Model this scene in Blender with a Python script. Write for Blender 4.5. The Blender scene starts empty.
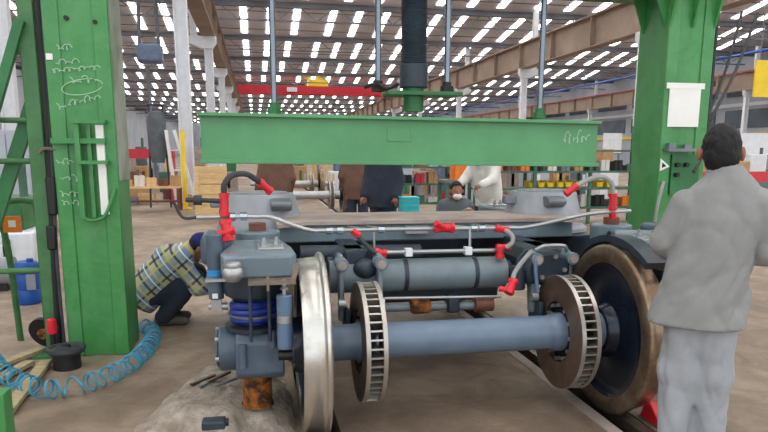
import bpy, bmesh, math, random
import numpy as np
from mathutils import Vector, Matrix
random.seed(7)
SC = bpy.context.scene
COL = SC.collection

# ------------------------------------------------------------------ camera
F_PX, YAW, PITCH, ROLL, CAM_H, PY = 668.98, .1880, .1781, .0032, 1.4603, 271.63
_f = Vector((math.sin(YAW)*math.cos(PITCH), math.cos(YAW)*math.cos(PITCH), -math.sin(PITCH)))
_r0 = Vector((math.cos(YAW), -math.sin(YAW), 0)); _u0 = _r0.cross(_f)
_r = _r0*math.cos(ROLL)+_u0*math.sin(ROLL); _u = _u0*math.cos(ROLL)-_r0*math.sin(ROLL)
cd = bpy.data.cameras.new('camera'); cam = bpy.data.objects.new('camera', cd); COL.objects.link(cam)
cd.sensor_width = 36; cd.lens = F_PX/768*36; cd.shift_y = (PY-216)/768; cd.clip_end = 600; cd.clip_start = .05
M = Matrix((( _r.x, _u.x, -_f.x, 0), (_r.y, _u.y, -_f.y, 0), (_r.z, _u.z, -_f.z, CAM_H), (0, 0, 0, 1)))
cam.matrix_world = M
SC.camera = cam

def at(px, py, X=None, Y=None, Z=None):
    """point on the ray of a photo pixel, on the plane X= / Y= / Z= (where the thing touches)"""
    d = _r*((px-384)/F_PX) - _u*((py-PY)/F_PX) + _f
    t = X/d.x if X is not None else Y/d.y if Y is not None else (Z-CAM_H)/d.z
    return Vector((0, 0, CAM_H)) + d*t

# ------------------------------------------------------------------ light
SKYLIGHT = 5.5
w = bpy.data.worlds.new('sky'); SC.world = w; w.use_nodes = True
bg = w.node_tree.nodes['Background']; bg.inputs[0].default_value = (.93, .965, 1, 1); bg.inputs[1].default_value = 1.5
SC.view_settings.view_transform = 'Standard'; SC.view_settings.look = 'None'
SC.view_settings.exposure = 0.14; SC.view_settings.gamma = 1; SC.view_settings.use_curve_mapping = False

# ------------------------------------------------------------------ helpers
def lin(c):
    return tuple(((x/255)/12.92 if x/255 <= .04045 else ((x/255+.055)/1.055)**2.4) for x in c)
MATS = {}
def speckle(m, scale, dark, fac):
    # a second, finer noise of dirt over a material's colour
    nt = m.node_tree; N = nt.nodes; L = nt.links; b = N['Principled BSDF']; src = b.inputs['Base Color'].links[0].from_socket
    tc = N.new('ShaderNodeTexCoord'); n = N.new('ShaderNodeTexNoise'); n.inputs['Scale'].default_value = scale; n.inputs['Detail'].default_value = 9; n.inputs['Roughness'].default_value = .7; n.inputs['Distortion'].default_value = .6
    L.new(tc.outputs['Object'], n.inputs['Vector']); r = N.new('ShaderNodeValToRGB'); r.color_ramp.elements[0].position = .38; r.color_ramp.elements[1].position = .60
    r.color_ramp.elements[0].color = (fac, fac, fac, 1); r.color_ramp.elements[1].color = (0, 0, 0, 1); L.new(n.outputs['Fac'], r.inputs[0])
    mx = N.new('ShaderNodeMix'); mx.data_type = 'RGBA'; L.new(r.outputs[0], mx.inputs['Factor']); L.new(src, mx.inputs['A']); mx.inputs['B'].default_value = lin(dark)+(1,); L.new(mx.outputs['Result'], b.inputs['Base Color'])
def mat(name, col, rough=.5, metal=0., var=.12, scale=5., col2=None, bump=0., bscale=30., fac=(.42, .66), emit=0., stretch=None):
    m = bpy.data.materials.new(name); m.use_nodes = True; nt = m.node_tree; N = nt.nodes; L = nt.links
    b = N['Principled BSDF']; c = lin(col)
    a = tuple(x*(1-var) for x in c); d = lin(col2) if col2 else tuple(min(1, x*(1+var)) for x in c)
    tc = N.new('ShaderNodeTexCoord'); src = tc.outputs['Object']
    if stretch:
        mp = N.new('ShaderNodeMapping'); mp.inputs['Scale'].default_value = stretch
        L.new(src, mp.inputs['Vector']); src = mp.outputs[0]
    n = N.new('ShaderNodeTexNoise'); n.inputs['Scale'].default_value = scale; n.inputs['Detail'].default_value = 7; n.inputs['Roughness'].default_value = .62
    L.new(src, n.inputs['Vector'])
    r = N.new('ShaderNodeValToRGB'); r.color_ramp.elements[0].position = fac[0]; r.color_ramp.elements[1].position = fac[1]
    r.color_ramp.elements[0].color = a+(1,); r.color_ramp.elements[1].color = d+(1,)
    L.new(n.outputs['Fac'], r.inputs[0]); L.new(r.outputs[0], b.inputs['Base Color'])
    b.inputs['Roughness'].default_value = rough; b.inputs['Metallic'].default_value = metal
    if bump:
        n2 = N.new('ShaderNodeTexNoise'); n2.inputs['Scale'].default_value = bscale; n2.inputs['Detail'].default_value = 6
        L.new(src, n2.inputs['Vector'])
        bp = N.new('ShaderNodeBump'); bp.inputs['Strength'].default_value = bump; bp.inputs['Distance'].default_value = .02
        L.new(n2.outputs['Fac'], bp.inputs['Height']); L.new(bp.outputs[0], b.inputs['Normal'])
    if emit:
        b.inputs['Emission Color'].default_value = (1, .985, .95, 1); b.inputs['Emission Strength'].default_value = emit
    MATS[name] = m
    return m

def tag(o, label=None, cat=None, group=None, kind=None):
    if label: o['label'] = label
    if cat: o['category'] = cat
    if group: o['group'] = group
    if kind: o['kind'] = kind
    return o
def thing(name, loc, label, cat, group=None, rz=0):
    o = bpy.data.objects.new(name, None); COL.objects.link(o); o.location = loc; o.rotation_euler = (0, 0, rz)
    o.empty_display_size = .1
    return tag(o, label, cat, group)
def org(o):
    v = Vector((0, 0, 0))
    while o is not None:
        v += o.location; o = o.parent
    return v
def tree_copy(o, parent=None):
    c = o.copy(); COL.objects.link(c)
    if parent is not None: c.parent = parent
    for ch in list(o.children): tree_copy(ch, c)
    return c

class MB:
    def __init__(s, tf=None): s.v = []; s.f = []; s.tf = tf
    def add(s, vs, fs):
        n = len(s.v)
        s.v += [tuple(s.tf(Vector(p))) if s.tf else tuple(p) for p in vs]; s.f += [tuple(i+n for i in f) for f in fs]
        return s
    def box(s, c, d, rot=None):
        c = Vector(c); P = []
        for x in (-.5, .5):
            for y in (-.5, .5):
                for z in (-.5, .5):
                    q = Vector((x*d[0], y*d[1], z*d[2])); q = rot @ q if rot else q; P.append(c+q)
        return s.add(P, [(0, 1, 3, 2), (4, 6, 7, 5), (0, 4, 5, 1), (2, 3, 7, 6), (0, 2, 6, 4), (1, 5, 7, 3)])
    def bb(s, x0, x1, y0, y1, z0, z1): return s.box(((x0+x1)/2, (y0+y1)/2, (z0+z1)/2), (x1-x0, y1-y0, z1-z0))
    def bar(s, p0, p1, w, h):
        p0 = Vector(p0); p1 = Vector(p1); d = p1-p0
        return s.box((p0+p1)/2, (w, d.length, h), d.to_track_quat('Y', 'Z').to_matrix())
    def prism(s, poly, axis, a0, a1):
        n = len(poly); P = []
        for a in (a0, a1):
            for (p, q) in poly: P.append({'X': (a, p, q), 'Y': (p, a, q), 'Z': (p, q, a)}[axis])
        return s.add(P, [tuple(range(n-1, -1, -1)), tuple(range(n, 2*n))]+[(i, (i+1) % n, n+(i+1) % n, n+i) for i in range(n)])
    def cyl(s, p0, p1, r0, r1=None, n=16, caps=True):
        r1 = r0 if r1 is None else r1; p0 = Vector(p0); p1 = Vector(p1); d = (p1-p0).normalized()
        a = d.orthogonal().normalized(); b = d.cross(a); P = []
        for p, r in ((p0, r0), (p1, r1)):
            for i in range(n):
                t = 2*math.pi*i/n; P.append(p+a*(r*math.cos(t))+b*(r*math.sin(t)))
        fs = [(i, (i+1) % n, n+(i+1) % n, n+i) for i in range(n)]
        if caps: fs += [tuple(range(n-1, -1, -1)), tuple(range(n, 2*n))]
        return s.add(P, fs)
    def lathe(s, prof, o, axis, n=48, closed=True):
        o = Vector(o); d = Vector(axis).normalized(); a = d.orthogonal().normalized(); b = d.cross(a); m = len(prof); P = []
        for i in range(n):
            t = 2*math.pi*i/n; e = a*math.cos(t)+b*math.sin(t)
            for (r, h) in prof: P.append(o+d*h+e*r)
        fs = []
        for i in range(n):
            j = (i+1) % n
            for k in range(m if closed else m-1):
                l = (k+1) % m; fs.append((i*m+k, j*m+k, j*m+l, i*m+l))
        return s.add(P, fs)
    def tube(s, path, r, n=8, smooth=0, caps=True):
        path = [Vector(p) for p in path]
        if smooth: path = spline(path, smooth)
        m = len(path); P = []; d0 = (path[1]-path[0]).normalized(); a = d0.orthogonal().normalized()
        for i, p in enumerate(path):
            d = (path[min(i+1, m-1)]-path[max(i-1, 0)]).normalized()
            a = (a-d*a.dot(d)).normalized(); b = d.cross(a)
            rr = r[i] if isinstance(r, (list, tuple)) else r
            for k in range(n):
                t = 2*math.pi*k/n; P.append(p+a*(rr*math.cos(t))+b*(rr*math.sin(t)))
        fs = [(i*n+k, i*n+(k+1) % n, (i+1)*n+(k+1) % n, (i+1)*n+k) for i in range(m-1) for k in range(n)]
        if caps: fs += [tuple(range(n-1, -1, -1)), tuple((m-1)*n+k for k in range(n))]
        return s.add(P, fs)
    def ball(s, c, r, sc=(1, 1, 1), n=16, m=10):
        c = Vector(c); P = [c+Vector((0, 0, r*sc[2]))]
        for j in range(1, m):
            ph = math.pi*j/m
            for i in range(n):
                t = 2*math.pi*i/n; P.append(c+Vector((r*sc[0]*math.sin(ph)*math.cos(t), r*sc[1]*math.sin(ph)*math.sin(t), r*sc[2]*math.cos(ph))))
        P.append(c-Vector((0, 0, r*sc[2]))); L = len(P)-1
        fs = [(0, 1+i, 1+(i+1) % n) for i in range(n)]
        for j in range(m-2):
            for i in range(n):
                a = 1+j*n+i; b = 1+j*n+(i+1) % n; fs.append((a, a+n, b+n, b))
        fs += [(L, 1+(m-2)*n+(i+1) % n, 1+(m-2)*n+i) for i in range(n)]
        return s.add(P, fs)
    def build(s, name, m, parent=None, bevel=0., angle=38, loc=None):
        o0 = org(parent) if parent is not None else (Vector(loc) if loc is not None else Vector((0, 0, 0)))
        me = bpy.data.meshes.new(name); me.from_pydata([tuple(Vector(p)-o0) for p in s.v], [], s.f)
        bm = bmesh.new(); bm.from_mesh(me); bmesh.ops.recalc_face_normals(bm, faces=bm.faces); bm.to_mesh(me); bm.free()
        me.materials.append(MATS[m] if isinstance(m, str) else m)
        me.polygons.foreach_set('use_smooth', [True]*len(me.polygons)); me.set_sharp_from_angle(angle=math.radians(angle))
        o = bpy.data.objects.new(name, me); COL.objects.link(o)
        if parent is not None: o.parent = parent
        elif loc is not None: o.location = loc
        if bevel:
            b = o.modifiers.new('bevel', 'BEVEL'); b.width = bevel; b.segments = 2; b.limit_method = 'ANGLE'; b.angle_limit = math.radians(40)
        return o
def spline(P, k):
    out = []
    for i in range(len(P)-1):
        p0 = P[max(i-1, 0)]; p1 = P[i]; p2 = P[i+1]; p3 = P[min(i+2, len(P)-1)]
        for j in range(k):
            t = j/k; out.append(.5*((2*p1)+(p2-p0)*t+(2*p0-5*p1+4*p2-p3)*t*t+(3*p1-p0-3*p2+p3)*t**3))
    out.append(P[-1]); return out

# ------------------------------------------------------------------ materials
mat('floor_concrete', (116, 98, 82), .62, var=.0, scale=.55, col2=(178, 159, 138), bump=.25, bscale=14, fac=(.35, .68))
speckle(MATS['floor_concrete'], 3.2, (92, 78, 66), .55)
mat('guide_pale', (166, 170, 158), .6, .2, var=.0, col2=(112, 128, 104), scale=2)
mat('pit_dark', (40, 34, 30), .9, var=.3, scale=6, bump=.4)
mat('rail_steel', (105, 92, 82), .4, .7, var=.3)
mat('pale_concrete', (176, 167, 155), .9, var=0, col2=(134, 121, 108), scale=9, bump=.6, bscale=40)
speckle(MATS['pale_concrete'], 7, (120, 106, 92), .7)
mat('green_column', (58, 136, 68), .38, var=.10, scale=2.2, stretch=(3, 3, .6))
speckle(MATS['green_column'], 5, (92, 152, 100), .5)
mat('green_beam', (88, 152, 102), .42, var=.08, scale=3)
mat('green_dark', (42, 112, 62), .45, var=.2, scale=4)
mat('green_olive', (66, 118, 70), .5, var=.2, scale=5)
mat('chalk', (176, 212, 180), .95, var=.05)
mat('paper', (238, 238, 232), .8, var=.03)
mat('black', (22, 23, 25), .55, var=.3)
mat('bellows', (50, 64, 74), .55, var=.25)
mat('chrome', (205, 212, 218), .18, 1., var=.06)
mat('rod_steel', (128, 137, 146), .25, .9, var=.1)
mat('silver', (180, 182, 182), .38, .75, var=.12)
mat('bogie_grey', (110, 126, 136), .42, var=.16, scale=6)
mat('bogie_dark', (40, 52, 64), .45, var=.25, scale=6)
mat('bogie_blue', (82, 97, 114), .4, var=.18, scale=6)
mat('bogie_tube', (112, 126, 132), .38, var=.12, scale=5)
mat('axle_paint', (104, 122, 142), .3, var=.10, scale=5)
mat('web_navy', (34, 42, 58), .22, .3, var=.3, scale=5)
mat('tread_steel', (208, 206, 200), .27, .88, var=0, col2=(166, 146, 122), scale=4, fac=(.45, .78))
mat('rim_brown', (128, 106, 86), .36, .8, var=.0, col2=(184, 168, 148), scale=5)
mat('disc_face', (120, 98, 84), .45, .6, var=.25, scale=6)
mat('disc_edge', (190, 186, 178), .35, .8, var=.12)
mat('spring_blue', (36, 58, 150), .35, var=.2)
mat('damper_blue', (96, 118, 146), .35, var=.1)
mat('band_blue', (40, 140, 200), .4, var=.05)
mat('rust', (156, 92, 30), .85, var=0, col2=(58, 34, 20), scale=16, bump=.5, fac=(.42, .6))
mat('dusty_brown', (172, 158, 150), .8, var=.0, col2=(138, 124, 116), scale=3)
mat('drum_grey', (146, 150, 156), .5, var=.1)
mat('red_fit', (214, 34, 48), .4, var=.1)
mat('rubber', (52, 56, 60), .6, var=.2)
mat('hose_grey', (150, 152, 150), .5, var=.1)
mat('brown_fit', (120, 72, 56), .6, var=.25)
mat('brass', (136, 122, 110), .5, .4, var=.2)
mat('hose_blue', (60, 145, 178), .35, var=.08)
mat('can_blue', (26, 82, 168), .4, var=.1)
mat('wood_pale', (172, 158, 122), .8, var=.15, scale=6, stretch=(1, 8, 8))
mat('crate_wood', (226, 192, 140), .8, var=.12, scale=5, stretch=(1, 8, 8))
mat('orange', (238, 130, 40), .5, var=.05)
mat('yellow', (240, 205, 40), .5, var=.06)
mat('red_paint', (200, 44, 58), .5, var=.1)
mat('white_paint', (226, 230, 236), .55, var=.05)
mat('girder_brown', (150, 132, 118), .75, var=.14, scale=.6)
mat('roof_sheet', (206, 204, 214), .85, var=.15, scale=.25)
mat('truss_grey', (112, 114, 122), .8, var=.2, scale=.5)
mat('sky_pane', (250, 250, 248), .5, var=0., emit=SKYLIGHT)
mat('wall_sheet', (178, 186, 196), .8, var=.1, scale=.3)
mat('window_glass', (92, 104, 118), .2, var=.2, scale=.4)
mat('teal', (64, 190, 200), .45, var=.08)
mat('rack_green', (70, 108, 88), .6, var=.2)
mat('steel_mid', (120, 126, 132), .45, .4, var=.15)
mat('jacket_grey', (144, 145, 144), .9, var=.07, scale=8, bump=.15, bscale=300)
mat('trouser_grey', (160, 164, 169), .9, var=.06, scale=8, bump=.15, bscale=300)
mat('steel_blue', (104, 122, 150), .5, .2, var=.15)
mat('skin', (150, 100, 78), .55, var=.08)
mat('hair_black', (9, 8, 9), .7, var=.3, scale=40, bump=.3, bscale=90)
mat('navy_cloth', (44, 52, 68), .9, var=.15)
mat('brown_cloth', (112, 82, 70), .9, var=.14)
mat('white_cloth', (222, 220, 214), .9, var=.06)
mat('cap_blue', (34, 40, 120), .8, var=.1)
mat('shoe', (92, 84, 76), .8, var=.15)
mat('cloth_grey', (92, 98, 104), .9, var=.15)
mat('box_card', (188, 150, 108), .8, var=.12)
mat('mask_white', (235, 232, 226), .9, var=.03)

def plaid(name, rx):
    m = bpy.data.materials.new(name); m.use_nodes = True; nt = m.node_tree; N = nt.nodes; L = nt.links; b = N['Principled BSDF']
    tc = N.new('ShaderNodeTexCoord'); mp = N.new('ShaderNodeMapping'); mp.inputs['Rotation'].default_value = (rx, 0, 0)
    L.new(tc.outputs['Object'], mp.inputs[0]); sp = N.new('ShaderNodeSeparateXYZ'); L.new(mp.outputs[0], sp.inputs[0])
    def stripe(ax, period, pos, wd):
        period *= 1.3
        a = N.new('ShaderNodeMath'); a.operation = 'MULTIPLY_ADD'; a.inputs[1].default_value = 1/period; a.inputs[2].default_value = pos+20; L.new(sp.outputs[ax], a.inputs[0])
        f = N.new('ShaderNodeMath'); f.operation = 'FRACT'; L.new(a.outputs[0], f.inputs[0])
        c = N.new('ShaderNodeMath'); c.operation = 'LESS_THAN'; c.inputs[1].default_value = wd; L.new(f.outputs[0], c.inputs[0]); return c.outputs[0]
    cur = None; base = lin((186, 184, 160))
    for ax, per, pos, wd, col, al in ((1, .13, 0, .42, (120, 150, 186), .75), (2, .13, 0, .40, (122, 150, 184), .6), (1, .13, .25, .12, (40, 44, 54), .85),
                                      (2, .13, .25, .11, (40, 44, 54), .8), (1, .13, .62, .12, (214, 196, 96), .7), (2, .13, .62, .1, (214, 196, 96), .6), (1, .13, .85, .06, (240, 240, 236), .9)):
        mx = N.new('ShaderNodeMix'); mx.data_type = 'RGBA'; s = stripe(ax, per, pos, wd)
        k = N.new('ShaderNodeMath'); k.operation = 'MULTIPLY'; k.inputs[1].default_value = al; L.new(s, k.inputs[0]); L.new(k.outputs[0], mx.inputs['Factor'])
        if cur is None: mx.inputs['A'].default_value = base+(1,)
        else: L.new(cur, mx.inputs['A'])
        mx.inputs['B'].default_value = lin(col)+(1,); cur = mx.outputs['Result']
    L.new(cur, b.inputs['Base Color']); b.inputs['Roughness'].default_value = .9; MATS[name] = m
plaid('plaid_cloth', math.radians(-40))

# ------------------------------------------------------------------ the hall: floor, pit slots, rails
XL, XR, AX, ZC = .329, 1.929, 3.423, .4575         # back faces of the wheels, axle position, axle height
XM = (XL+XR)/2
fl = MB()
for x0, x1 in ((-24, .205), (.40, 1.865), (2.05, 43)): fl.bb(x0, x1, -7, 228, -.2, 0)
floor = tag(fl.build('floor', 'floor_concrete'), 'dusty grey-brown concrete workshop floor', kind='structure')
MB().bb(-24, 43, -7, 228, -.32, -.2).build('pit_bed', 'pit_dark', floor)
for a, b in ((.225, .295), (1.965, 2.035)):
    MB().bb(a, b, -7, 228, -.055, 0).bb((a+b)/2-.01, (a+b)/2+.01, -7, 228, -.16, -.055).bb(a-.02, b+.02, -7, 228, -.2, -.16).build('rail', 'rail_steel', floor)
MB().bb(1.79, 1.865, -2, 20, -.001, .006).build('edge_strip', 'dusty_brown', floor)

# ------------------------------------------------------------------ the hall: roof, skylights, trusses, walls
RZ, RISE, BAY = 9.96, 2.0, 12.0
cl = MB()
for k in range(-3, 17):                      # saw-tooth bays: high at the near end, falling to a valley
    y0 = 29.5+12*k; y1 = y0+BAY
    cl.prism([(y0, RZ+RISE), (y1, RZ), (y1, RZ+.12), (y0, RZ+RISE+.12)], 'X', -24, 43)
    cl.bb(-24, 43, y1-.04, y1+.04, RZ, RZ+RISE+.12)
ceiling = tag(cl.build('ceiling', 'roof_sheet'), 'long saw-tooth sheet roof with rows of bright skylights', kind='structure')
rows = [-.5, 1.3, 3.1, 5.6, 7.4, 9.3, 11.1, 13, 14.9]+[17.3+1.95*i for i in range(12)]+[-3.8-1.9*i for i in range(9)]
pane_me = None; stuff = MB(); slope = RISE/BAY
def pane_mesh(b, x, y0): return b.add([(x+sx*.22, y0+yy, RZ+RISE-slope*yy-.05+zz) for zz in (0, .03) for sx, yy in ((-1, .6), (1, .6), (1, 11.3), (-1, 11.3))], [(0, 1, 2, 3), (4, 7, 6, 5), (0, 4, 5, 1), (1, 5, 6, 2), (2, 6, 7, 3), (3, 7, 4, 0)])
for k in range(-3, 17):
    for x in rows:
        y0 = 29.5+12*k
        if 0 <= k <= 8:
            if pane_me is None:
                p = pane_mesh(MB(), 0, 0).build('pane', 'sky_pane'); pane_me = p.data
            else:
                p = bpy.data.objects.new('pane', pane_me); COL.objects.link(p)
            p.parent = ceiling; p.location = (x, y0, 0)
        else: pane_mesh(stuff, x, y0)
st = stuff.build('pane_field', 'sky_pane', ceiling); st['kind'] = 'stuff'
pur = MB()
for k in range(-3, 17):
    for i in range(1, 7):
        y = 29.5+12*k+1.75*i; pur.bb(-24, 43, y-.04, y+.04, RZ+RISE-slope*1.75*i-.04, RZ+RISE-slope*1.75*i+.02)
pu = pur.build('purlin_field', 'truss_grey', ceiling); pu['kind'] = 'stuff'
for k in range(-3, 14):
    y = 29.5+12*k
    MB().bb(-24, 43, y-.15, y+.15, RZ-.3, RZ-.02).build('valley_beam', 'truss_grey', ceiling)
    for xa, xb in ((-24, -1.9), (-1.9, 16.4), (16.4, 42)):
        t = MB(); n = 8; zt = RZ-.1; zb = RZ-1.0
        for i in range(n):
            a = xa+(xb-xa)*i/n; b = xa+(xb-xa)*(i+1)/n; m_ = (a+b)/2
            t.bar((a, y, zt), (m_, y, zb), .05, .05); t.bar((m_, y, zb), (b, y, zt), .05, .05)
        t.bb(xa, xb, y-.04, y+.04, zb-.05, zb+.05)
        t.build('truss', 'truss_grey', ceiling)
# walls
wl = tag(MB().bb(-24.3, -24, -7, 228, 0, RZ+RISE+.2).build('wall_left', 'wall_sheet'), 'grey sheet side wall of the hall', kind='structure')
wr = tag(MB().bb(43, 43.3, -7, 228, 0, RZ+RISE+.2).build('wall_right', 'wall_sheet'), 'pale sheet side wall with window bands', kind='structure')
we = tag(MB().bb(-24, 43, 228, 228.3, 0, RZ+RISE+.2).build('wall_back', 'wall_sheet'), 'pale far end wall of the hall', kind='structure')
for i in range(16):
    y0 = 10+8*i
    MB().bb(42.9, 43, y0, y0+6.6, 3.6, 5.2).build('window_pane', 'window_glass', wr)
    MB().bb(42.9, 43, y0, y0+6.6, 6.4, 7.6).build('window_pane', 'window_glass', wr)
MB().bb(42.8, 43, -10, 200, 2.9, 3.15).build('wall_band', 'yellow', wr)
MB().bb(42.8, 43, -10, 200, 5.5, 5.8).build('wall_band', 'white_paint', wr)

def girder(x, y0, y1, label, rail='girder_brown', z0=6.46, z1=7.96):
    g = thing('crane_girder', (x, y0, z0), label, 'girder', 'crane girders along the hall')
    MB().bb(x-.02, x+.02, y0, y1, z0+.04, z1-.04).build('web', 'girder_brown', g)
    MB().bb(x-.3, x+.3, y0, y1, z0, z0+.05).build('flange', 'girder_brown', g)
    MB().bb(x-.3, x+.3, y0, y1, z1-.05, z1).build('flange', 'girder_brown', g)
    MB().bb(x-.05, x+.05, y0, y1, z1, z1+.12).build('rail', rail, g)
    me = None; n = int((y1-y0)/4.5)
    for i in range(n):
        if me is None:
            s = MB().bb(-.28, .28, -.03, .03, z0+.05-z0, z1-.05-z0).build('stiffener', 'girder_brown'); me = s.data
        else: s = bpy.data.objects.new('stiffener', me); COL.objects.link(s)
        s.parent = g; s.location = (0, 4.5*i+1, 0)
    return g
girder(16.4, 8, 190, 'large brown plate girder running above the right part of the press beam')
girder(-1.9, 16, 190, 'brown crane girder on the white columns behind the left press column')
girder(39.8, 12, 190, 'far brown crane girder with red rail beside the right column', 'red_paint')
def column(x, y, label, z=6.46, side=-1):
    c = thing('steel_column', (x, y, 0), label, 'column', 'white steel columns of the hall')
    MB().bb(x-.14, x+.14, y-.02, y+.02, 0, z-.4).bb(x-.18, x-.14, y-.15, y+.15, 0, z-.4).bb(x+.14, x+.18, y-.15, y+.15, 0, z-.4).build('shaft', 'white_paint', c)
    MB().prism([(x-side*.35, z), (x-side*.35, z-.3), (x-side*.18, z-.55), (x+side*.3, z-.55), (x+side*.95, z-.3), (x+side*.95, z)], 'Y', y-.16, y+.16).build('bracket', 'white_paint', c, bevel=.03)
    MB().bb(x-.3, x+.3, y-.25, y+.25, 0, .04).build('base_plate', 'white_paint', c)
    MB().bb(x+side*.62-.15, x+side*.62+.15, y-.12, y+.12, z, RZ).build('upper_shaft', 'white_paint', c)
names = ['nearest', 'second', 'third', 'fourth', 'fifth', 'sixth']
for i in range(6): column(-1.9, 20+12*i, f'white steel column under the left crane girder, {names[i]} of its row')
for i, px in enumerate((640, 523, 459, 420, 394)): column(16.4, at(px, 100, X=16.4).y, f'white steel column under the large brown girder, {names[i]} of its row', side=1)
for i, px in enumerate((745, 590, 515)): column(39.8, at(px, 115, X=39.8).y, f'white steel column under the far red-railed girder, {names[i]} of its row', side=1)
a_ = at(9, 100, Y=19); column(a_.x, 19, 'white steel column at the far left edge behind the ladder stand')
MB().tube([(39.2, 12, 9.3), (39.2, 190, 9.3)], .12, 8).build('wall_pipe', 'can_blue', None)
tag(bpy.data.objects['wall_pipe'], 'long blue pipe running above the far crane girder', 'pipe')
# travelling crane
cr = thing('bridge_crane', (-1.9, 85, 8.08), 'red travelling bridge crane spanning the far hall', 'crane')
MB().bb(-2, 16.5, 84, 84.6, 8.3, 9.2).build('bridge_girder', 'red_paint', cr)
MB().bb(-2, 16.5, 86.4, 87, 8.3, 9.2).build('bridge_girder', 'red_paint', cr)
for x in (-1.9, 16.4): MB().bb(x-.3, x+.3, 83, 88, 8.08, 8.5).build('end_truck', 'red_paint', cr)
MB().bb(6.6, 9, 84, 87, 9.2, 10).build('trolley', 'yellow', cr)
MB().bb(4, 5.2, 83.8, 84, 8.5, 9).build('sign_plate', 'white_paint', cr)

# ------------------------------------------------------------------ press: columns, crown, ram, guide rods
CY0, CY1 = 4.95, 5.37
press = thing('hydraulic_press', (1.13, 5.16, 0), 'tall green two-column load press standing over the bogie', 'press')
def pcol(x0, x1):
    c = MB().bb(x0, x1, CY0+.012, CY1, 0, 2.9)
    c.bb(x0, x0+.10, CY0, CY0+.012, 0, 2.9).bb(x1-.10, x1, CY0, CY0+.012, 0, 2.9)
    return c.build('column', 'green_column', press, bevel=.006)
MB().bb(-.94, -.925, 4.99, 5.33, 1.25, 2.7).build('guide_plate', 'guide_pale', press)
cL = pcol(-1.35, -.94); cR = pcol(3.195, 3.60)
for x in (3.20, 3.40, 3.59):
    MB().prism([(CY0, 2.42), (CY0-.10, 2.70), (CY0, 2.70)], 'X', x-.01, x+.01).build('gusset', 'green_column', press)
for y in (5.0, 5.3): MB().prism([(3.195, 2.42), (3.08, 2.70), (3.195, 2.70)], 'Y', y, y+.02).build('gusset', 'green_column', press)
MB().bb(-1.5, 3.75, 4.90, 5.5, 2.70, 2.74).bb(-1.5, 3.75, 5.0, 5.03, 2.74, 3.3).bb(-1.5, 3.75, 5.3, 5.33, 2.74, 3.3).bb(-1.5, 3.75, 4.90, 5.5, 3.3, 3.34).build('crown_beam', 'green_dark', press)
RX = 1.205
bl = []
for i in range(37):
    z = 2.11+i*.016; bl += [(.092, z), (.10, z+.008)]
MB().lathe([(.02, 2.11)]+bl+[(.02, 2.71)], (RX, 5.15, 0), (0, 0, 1), 28, closed=False).build('bellows', 'bellows', press)
MB().cyl((RX, 5.15, 1.935), (RX, 5.15, 2.11), .107, n=28).build('ram_collar', 'bellows', press, bevel=.006)
MB().cyl((RX, 5.15, 1.76), (RX, 5.15, 1.935), .078, n=24).build('ram_neck', 'green_dark', press)
MB().bb(.98, 1.56, 5.02, 5.28, 1.875, 1.905).build('tie_plate', 'green_dark', press, bevel=.004)
for x, z in ((.149, 1.73), (.929, 1.905), (1.469, 1.905), (2.238, 1.72)):
    MB().cyl((x, 5.15, z), (x, 5.15, 2.70), .024, n=12).build('guide_rod', 'rod_steel', press)
    MB().cyl((x, 5.15, z), (x, 5.15, z+.05), .05, n=6).cyl((x, 5.15, z+.05), (x, 5.15, z+.08), .036, n=12).build('rod_nut', 'green_dark' if z < 1.8 else 'black', press)
MB().tube([(.82, 5.1, 1.93), (.9, 5.05, 1.95), (.98, 5.1, 1.92), (1.08, 5.1, 1.96)], .014, 6, 6).build('ram_cable', 'black', press)
# moving cross beam
cb = thing('press_beam', (1.155, 5.15, 1.36), 'pale green I-section cross beam hanging below the black bellows', 'beam')
tl = -.009
def tb(x0, x1, y0, y1, z0, z1):
    m = MB(lambda p: Vector((p.x, p.y, p.z+(p.x-1.155)*tl))); return m.bb(x0, x1, y0, y1, z0, z1)
tb(-.39, 2.705, 5.0, 5.3, 1.357, 1.385).build('flange', 'green_beam', cb, bevel=.004)
tb(-.39, 2.705, 5.0, 5.3, 1.69, 1.715).build('flange', 'green_beam', cb, bevel=.004)
tb(-.375, 2.69, 5.045, 5.06, 1.385, 1.69).build('web', 'green_beam', cb)
tb(-.375, 2.69, 5.24, 5.255, 1.385, 1.69).build('web', 'green_beam', cb)
for x in (-.378, 2.675): tb(x, x+.018, 5.045, 5.255, 1.385, 1.69).build('end_plate', 'green_beam', cb)
tb(.98, 1.16, 5.039, 5.046, 1.53, 1.63).build('cover_plate', 'green_beam', cb, bevel=.003)
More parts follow.
